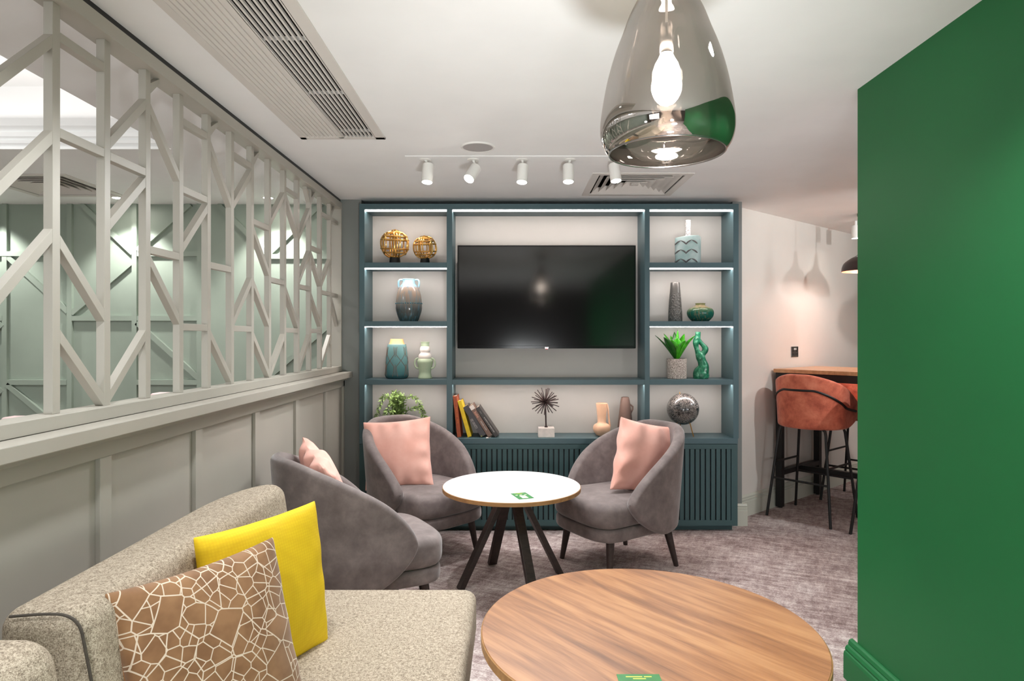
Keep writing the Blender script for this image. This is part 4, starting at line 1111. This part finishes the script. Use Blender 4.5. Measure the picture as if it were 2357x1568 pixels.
# ------------------------------------------------------------------ bar corner
BO = wpt(.47, 0); TW = .76                       # bar table runs out from the slanting wall
def bpt(u_, d, z): return WP + UX * (.45 + u_) + NX * d + Vector((0, 0, z))
Mbt = Matrix((UX, NX, Vector((0, 0, 1)))).transposed().to_4x4(); Mbt.translation = WP + UX * .45
TLN = 2.0; HB = 1.137
t_ = thing('bar_table', 'high wooden bar table on a black frame against the pale wall', 'table', Mbt @ Vector((.38, 1.0, 0)))
MB().box(0, TW, .022, TLN, HB - .03, HB, Mbt).build('tabletop', MT['barwood'], t_, bevel=.002)
for y in (.03, TLN - .07):
    MB().box(.02, TW - .02, y, y + .05, HB - .09, HB - .03, Mbt).build('apron_bar', MT['black'], t_, bevel=.002)
    for x in (.02, TW - .07): MB().box(x, x + .05, y, y + .05, .012, HB - .09, Mbt).build('leg', MT['black'], t_, bevel=.002)
    for x in (.045, TW - .045):
        MB().lathe([(.018, 0), (.018, .006), (.008, .008), (.008, .012)], 14, Mbt @ Vector((x, y + .025, 0))).build('foot', MT['chrome'], t_, True)
    MB().box(.07, TW - .07, y, y + .05, .27, .31, Mbt).build('stretcher', MT['black'], t_, bevel=.002)
for x in (.02, TW - .07): MB().box(x, x + .05, .08, TLN - .07, HB - .09, HB - .03, Mbt).build('apron_bar', MT['black'], t_, bevel=.002)
MB().box(TW / 2 - .025, TW / 2 + .025, .08, TLN - .07, .27, .31, Mbt).build('stretcher', MT['black'], t_, bevel=.002)

SG = 'terracotta bar stools at the bar table'
def make_stool(label):
    s = thing('bar_stool', label, 'stool', (0, 0, 0), 0, SG)
    shell(.25, .23, .27, .70, 1.115, .83, 0, .045, .022, 1.25, .68, .0, .10).build('backrest', MT['terracotta'], s, True, False)
    se = []
    for k in range(48):
        a_ = 2 * PI * k / 48; cx_, sy_ = math.cos(a_), math.sin(a_)
        se.append((math.copysign(abs(cx_) ** .6, cx_) * .222, .015 + math.copysign(abs(sy_) ** .6, sy_) * (.205 if sy_ < 0 else .215)))
    MB().solid(se, .70, .80, .035, .008).build('seat', MT['terracotta'], s, True, False)
    pts = []
    for i in range(33):
        q = -1 + i / 16; a_ = q * 1.75
        pts.append((.262 * math.sin(a_) if abs(a_) < PI / 2 else math.copysign(.262, a_), -.242 * math.cos(a_) if abs(a_) < PI / 2 else (abs(a_) - PI / 2) * .9, .995 - .165 * max(0, (abs(q) - .25) / .75) ** 1.3))
    MB().tube(spline(pts, 2), .0095, 10).build('back_rail', MT['black'], s, True, False)
    for sx_ in (-1, 1):
        for sy_ in (-1, 1):
            a_ = Vector((sx_ * .15, sy_ * .15, .705)); b_ = Vector((sx_ * .18, sy_ * .165, .66)); c_ = Vector((sx_ * .245, sy_ * .235, .0))
            MB().tube([a_, (a_ + b_) / 2 + Vector((sx_ * .006, 0, .01)), b_, c_], .0105, 12).build('leg', MT['black'], s, True, False)
    f = lambda z: (.18 + (.66 - z) / .66 * .065, .165 + (.66 - z) / .66 * .07)
    xa, ya = f(.30); xb, yb = f(.42)
    for p, q in (((-xa, -ya, .30), (xa, -ya, .30)), ((-xa, ya, .30), (xa, ya, .30)), ((-xb, -yb, .42), (-xb, yb, .42)), ((xb, -yb, .42), (xb, yb, .42))):
        MB().tube([p, q], .0085, 10).build('footrest', MT['black'], s, True, False)
    return s
st = make_stool('terracotta velvet bar stool nearest the slanting wall, seen from behind')
fu = face(UX.x, UX.y)
st.location = (2.33, 5.04, 0); st.rotation_euler.z = fu
dup(st, (2.33 + .40, 5.04 - .49, 0), fu, 'terracotta bar stool beside the first, all but hidden by the green wall')
fb = face(-UX.x, -UX.y)
dup(st, (2.98, 5.52, 0), fb, 'terracotta bar stool on the far side of the bar table')

# twin socket on the slanting wall
ts = .575
def onwall(px, py):
    r = (px - 1180) / F; tt = (r * WP.y - WP.x) / (UX.x - r * UX.y); p = WP + UX * tt; p.z = EYE + (775 - py) * p.y / F; return tt, p
tt, p = onwall(1828, 810)
so = thing('wall_socket', 'metal double power socket on the pale slanting wall', 'socket', p)
Ms = Matrix((UX, NX, Vector((0, 0, 1)))).transposed().to_4x4(); Ms.translation = p
hw, hz = .062, .045
so = MB().box(-hw, hw, 0, .007, -hz, hz, Ms).build('plate', MT['chrome'], so, bevel=.002)
for s in (-1, 1):
    m = MB(); m.box(s * .032 - .005, s * .032 + .005, .0065, .0076, .0, .016, Ms)
    for x in (-.012, .012): m.box(s * .032 + x - .006, s * .032 + x + .006, .0065, .0076, -.024, -.016, Ms)
    m.build('pin_hole', MT['black'], so, merge=False)
    MB().box(s * .012 - .005, s * .012 + .005, .006, .011, .016, .032, Ms).build('switch', MT['white'], so, bevel=.001)

# copper-lined pendants over the bar table
def bar_pendant(x, y, z, label):
    p = Vector((x, y, z)); t_ = thing('copper_pendant', label, 'lamp', p, 0, 'dark pendants over the bar table')
    out = spline([(.165, 0), (.163, .03), (.145, .07), (.10, .105), (.055, .13), (.03, .16), (.022, .20), (.016, .235)], 4)
    MB().lathe(out, 48, p, False, True).build('lamp_shade', MT['umber'], t_, True)
    MB().lathe([(r - .002, zz - .001) for r, zz in out[:22]], 48, p, False, True).build('copper_lining', MT['copper_in'], t_, True)
    MB().tube([p + Vector((0, 0, .23)), Vector((x, y, CEIL - .02))], .004, 8).build('cord', MT['black'], t_, True)
    MB().lathe([(.05, CEIL - .02), (.05, CEIL)], 24, (x, y, 0)).build('ceiling_rose', MT['black'], t_, True)
    MB().sphere(p + Vector((0, 0, .065)), .028, 16, 12).build('bulb', MT['bulb'], t_, True)
bar_pendant(2.85, 5.25, 1.93, 'dark copper-lined pendant lamp peeping past the edge of the green wall')
bar_pendant(3.29, 4.70, 1.93, 'dark copper-lined pendant lamp over the bar table, hidden behind the green wall')
def cyl_spot(x, y, label):
    t_ = thing('cylinder_spotlight', label, 'spotlight', (x, y, CEIL), 0, 'cylinder spotlights over the bar')
    MB().tube([(x, y, CEIL), (x, y, CEIL - .04)], .010, 10).build('bracket', MT['white'], t_, True)
    MB().lathe([(.033, CEIL - .04), (.035, CEIL - .045), (.035, CEIL - .15), (.031, CEIL - .15), (.031, CEIL - .14)], 28, (x, y, 0), True, False).build('lamp_head', MT['white'], t_, True)
    MB().lathe([(.0001, CEIL - .142), (.031, CEIL - .142), (.031, CEIL - .139)], 28, (x, y, 0)).build('lens', MT['spot_lens'], t_, True)
q = at(1970, 532, 5.6)
cyl_spot(q.x, 5.6, 'white cylinder spotlight on the ceiling at the edge of the green wall')

# pale pink upholstered benches beyond the screen
def bench(x0, x1, y, ztop, label):
    t_ = thing('bench_seat', label, 'bench', ((x0 + x1) / 2, y, 0))
    MB().solid(dense(rounded(x0, x1, y, y + .12, .02)), .45, ztop, .02).build('backrest', MT['pink_bench'], t_, True)
    MB().solid(dense(rounded(x0, x1, y - .5, y, .03)), .30, .46, .03).build('seat', MT['pink_bench'], t_, True)
    MB().box(x0 + .03, x1 - .03, y - .45, y + .1, 0, .30).build('plinth', MT['darkwood'], t_)
bench(-3.33, -2.60, 4.2, .875, 'pale pink bench back just showing behind the first post of the screen')
bench(-2.50, -1.75, 4.45, 1.01, 'pale pink bench back just showing between the third and fourth posts')

# ------------------------------------------------------------------ lights
def light(typ, name, loc, energy, color=(1, .93, .86), aim=None, **kw):
    L = bpy.data.lights.new(name, typ); L.energy = energy; L.color = color
    for a_, b_ in kw.items(): setattr(L, a_, b_)
    o = bpy.data.objects.new(name, L); COL.objects.link(o); o.location = loc
    if aim is not None: o.rotation_euler = (Vector(aim) - Vector(loc)).to_track_quat('-Z', 'Y').to_euler()
    return o
WARM = (.955, .985, 1.0)
for b_, d in SPOTS:
    light('SPOT', 'track_spot_light', b_ + d * .004, 23, WARM, b_ + d, spot_size=math.radians(105), spot_blend=.7, shadow_soft_size=.03)
light('POINT', 'pendant_light', lc + Vector((0, 0, bc)), 9, WARM, shadow_soft_size=.034)
for x in (-3.93, -2.846, -1.76):
    light('SPOT', 'downlight_beam', (x, 4.62, CEIL - .012), 26, (1, .98, .95), (x, 4.86, 1.5), spot_size=math.radians(92), spot_blend=.55, shadow_soft_size=.03)
light('AREA', 'tray_cove_light', (-3.0, 1.5, 2.56), 11, (1, .97, .95), (-3.0, 1.5, 3), shape='RECTANGLE', size=2.2, size_y=3.8)
for x, y in ((-3.0, .5), (-3.0, 2.4)):
    light('AREA', 'tray_fill_light', (x, y, 2.70), 8, WARM, (x, y, 0), shape='DISK', size=.5)  # added fill for the room beyond the screen, no lamp there
for x, y in ((2.85, 5.25), (3.29, 4.70)):
    light('POINT', 'bar_pendant_light', (x, y, 1.975), 6, (1, .93, .88), shadow_soft_size=.03)
light('SPOT', 'bar_spot', (3.17, 3.66, CEIL - .16), 34, WARM, (2.45, 5.6, 1.3), spot_size=math.radians(95), spot_blend=.5, shadow_soft_size=.03)
light('SPOT', 'bar_spot', (3.9, 4.4, CEIL - .16), 13, WARM, (2.7, 5.7, 1.5), spot_size=math.radians(95), spot_blend=.5, shadow_soft_size=.03)
# unseen fill lights added around the viewer to brighten seats, walls and ceiling
for x, y in ((-.72, 1.6), (.85, 1.45), (-.72, .2), (.85, .0), (-.4, -1.5), (.8, -1.5), (3.0, 1.2), (2.9, -.8)):
    light('SPOT', 'room_fill_spot', (x, y, CEIL - .01), 38, WARM, (x, y, 0), spot_size=math.radians(128), spot_blend=.8, shadow_soft_size=.05)  # added downward fill for seats and half wall, no fixtures modelled
for x, y in ((.35, -.3), (.1, -1.8), (3.0, -.2), (-3.0, -1.6)):
    light('POINT', 'low_fill_light', (x, y, .95), 20, WARM, shadow_soft_size=.15)  # added low fill points, not actual lamps of the room
light('SPOT', 'ceiling_fill_spot', (.3, .75, .75), 68, WARM, (.12, 3.1, 2.4), spot_size=math.radians(84), spot_blend=1.0, shadow_soft_size=.1)  # added spot thrown upward to lift the ceiling, no fixture
for a_, b_ in ((-4.4, -2.2), (2.2, 4.6)):
    light('AREA', 'window_daylight', ((a_ + b_) / 2, -3.98, 1.45), 10, (.86, .93, 1), ((a_ + b_) / 2, 0, 1.35), shape='RECTANGLE', size=b_ - a_, size_y=1.25)

W = bpy.data.worlds.new('World'); SC.world = W; W.use_nodes = True
W.node_tree.nodes['Background'].inputs[0].default_value = (.9, .95, 1, 1); W.node_tree.nodes['Background'].inputs[1].default_value = 1.0

# ------------------------------------------------------------------ camera and view
cam = bpy.data.cameras.new('Camera'); co = bpy.data.objects.new('Camera', cam); COL.objects.link(co)
co.location = (0, 0, EYE); co.rotation_euler = (PI / 2, 0, 0)
cam.sensor_width = 36; cam.lens = 36 * F / 2357; cam.clip_start = .02
cam.shift_x = -1.5 / 2357; cam.shift_y = -9 / 2357
SC.camera = co
vs = SC.view_settings
vs.view_transform = 'Standard'; vs.look = 'None'; vs.gamma = 1; vs.use_curve_mapping = False; vs.exposure = 1.06
SC.cycles.use_denoising = True
SC.cycles.max_bounces = 8; SC.cycles.diffuse_bounces = 5; SC.cycles.transparent_max_bounces = 12
SC.cycles.sample_clamp_indirect = 6
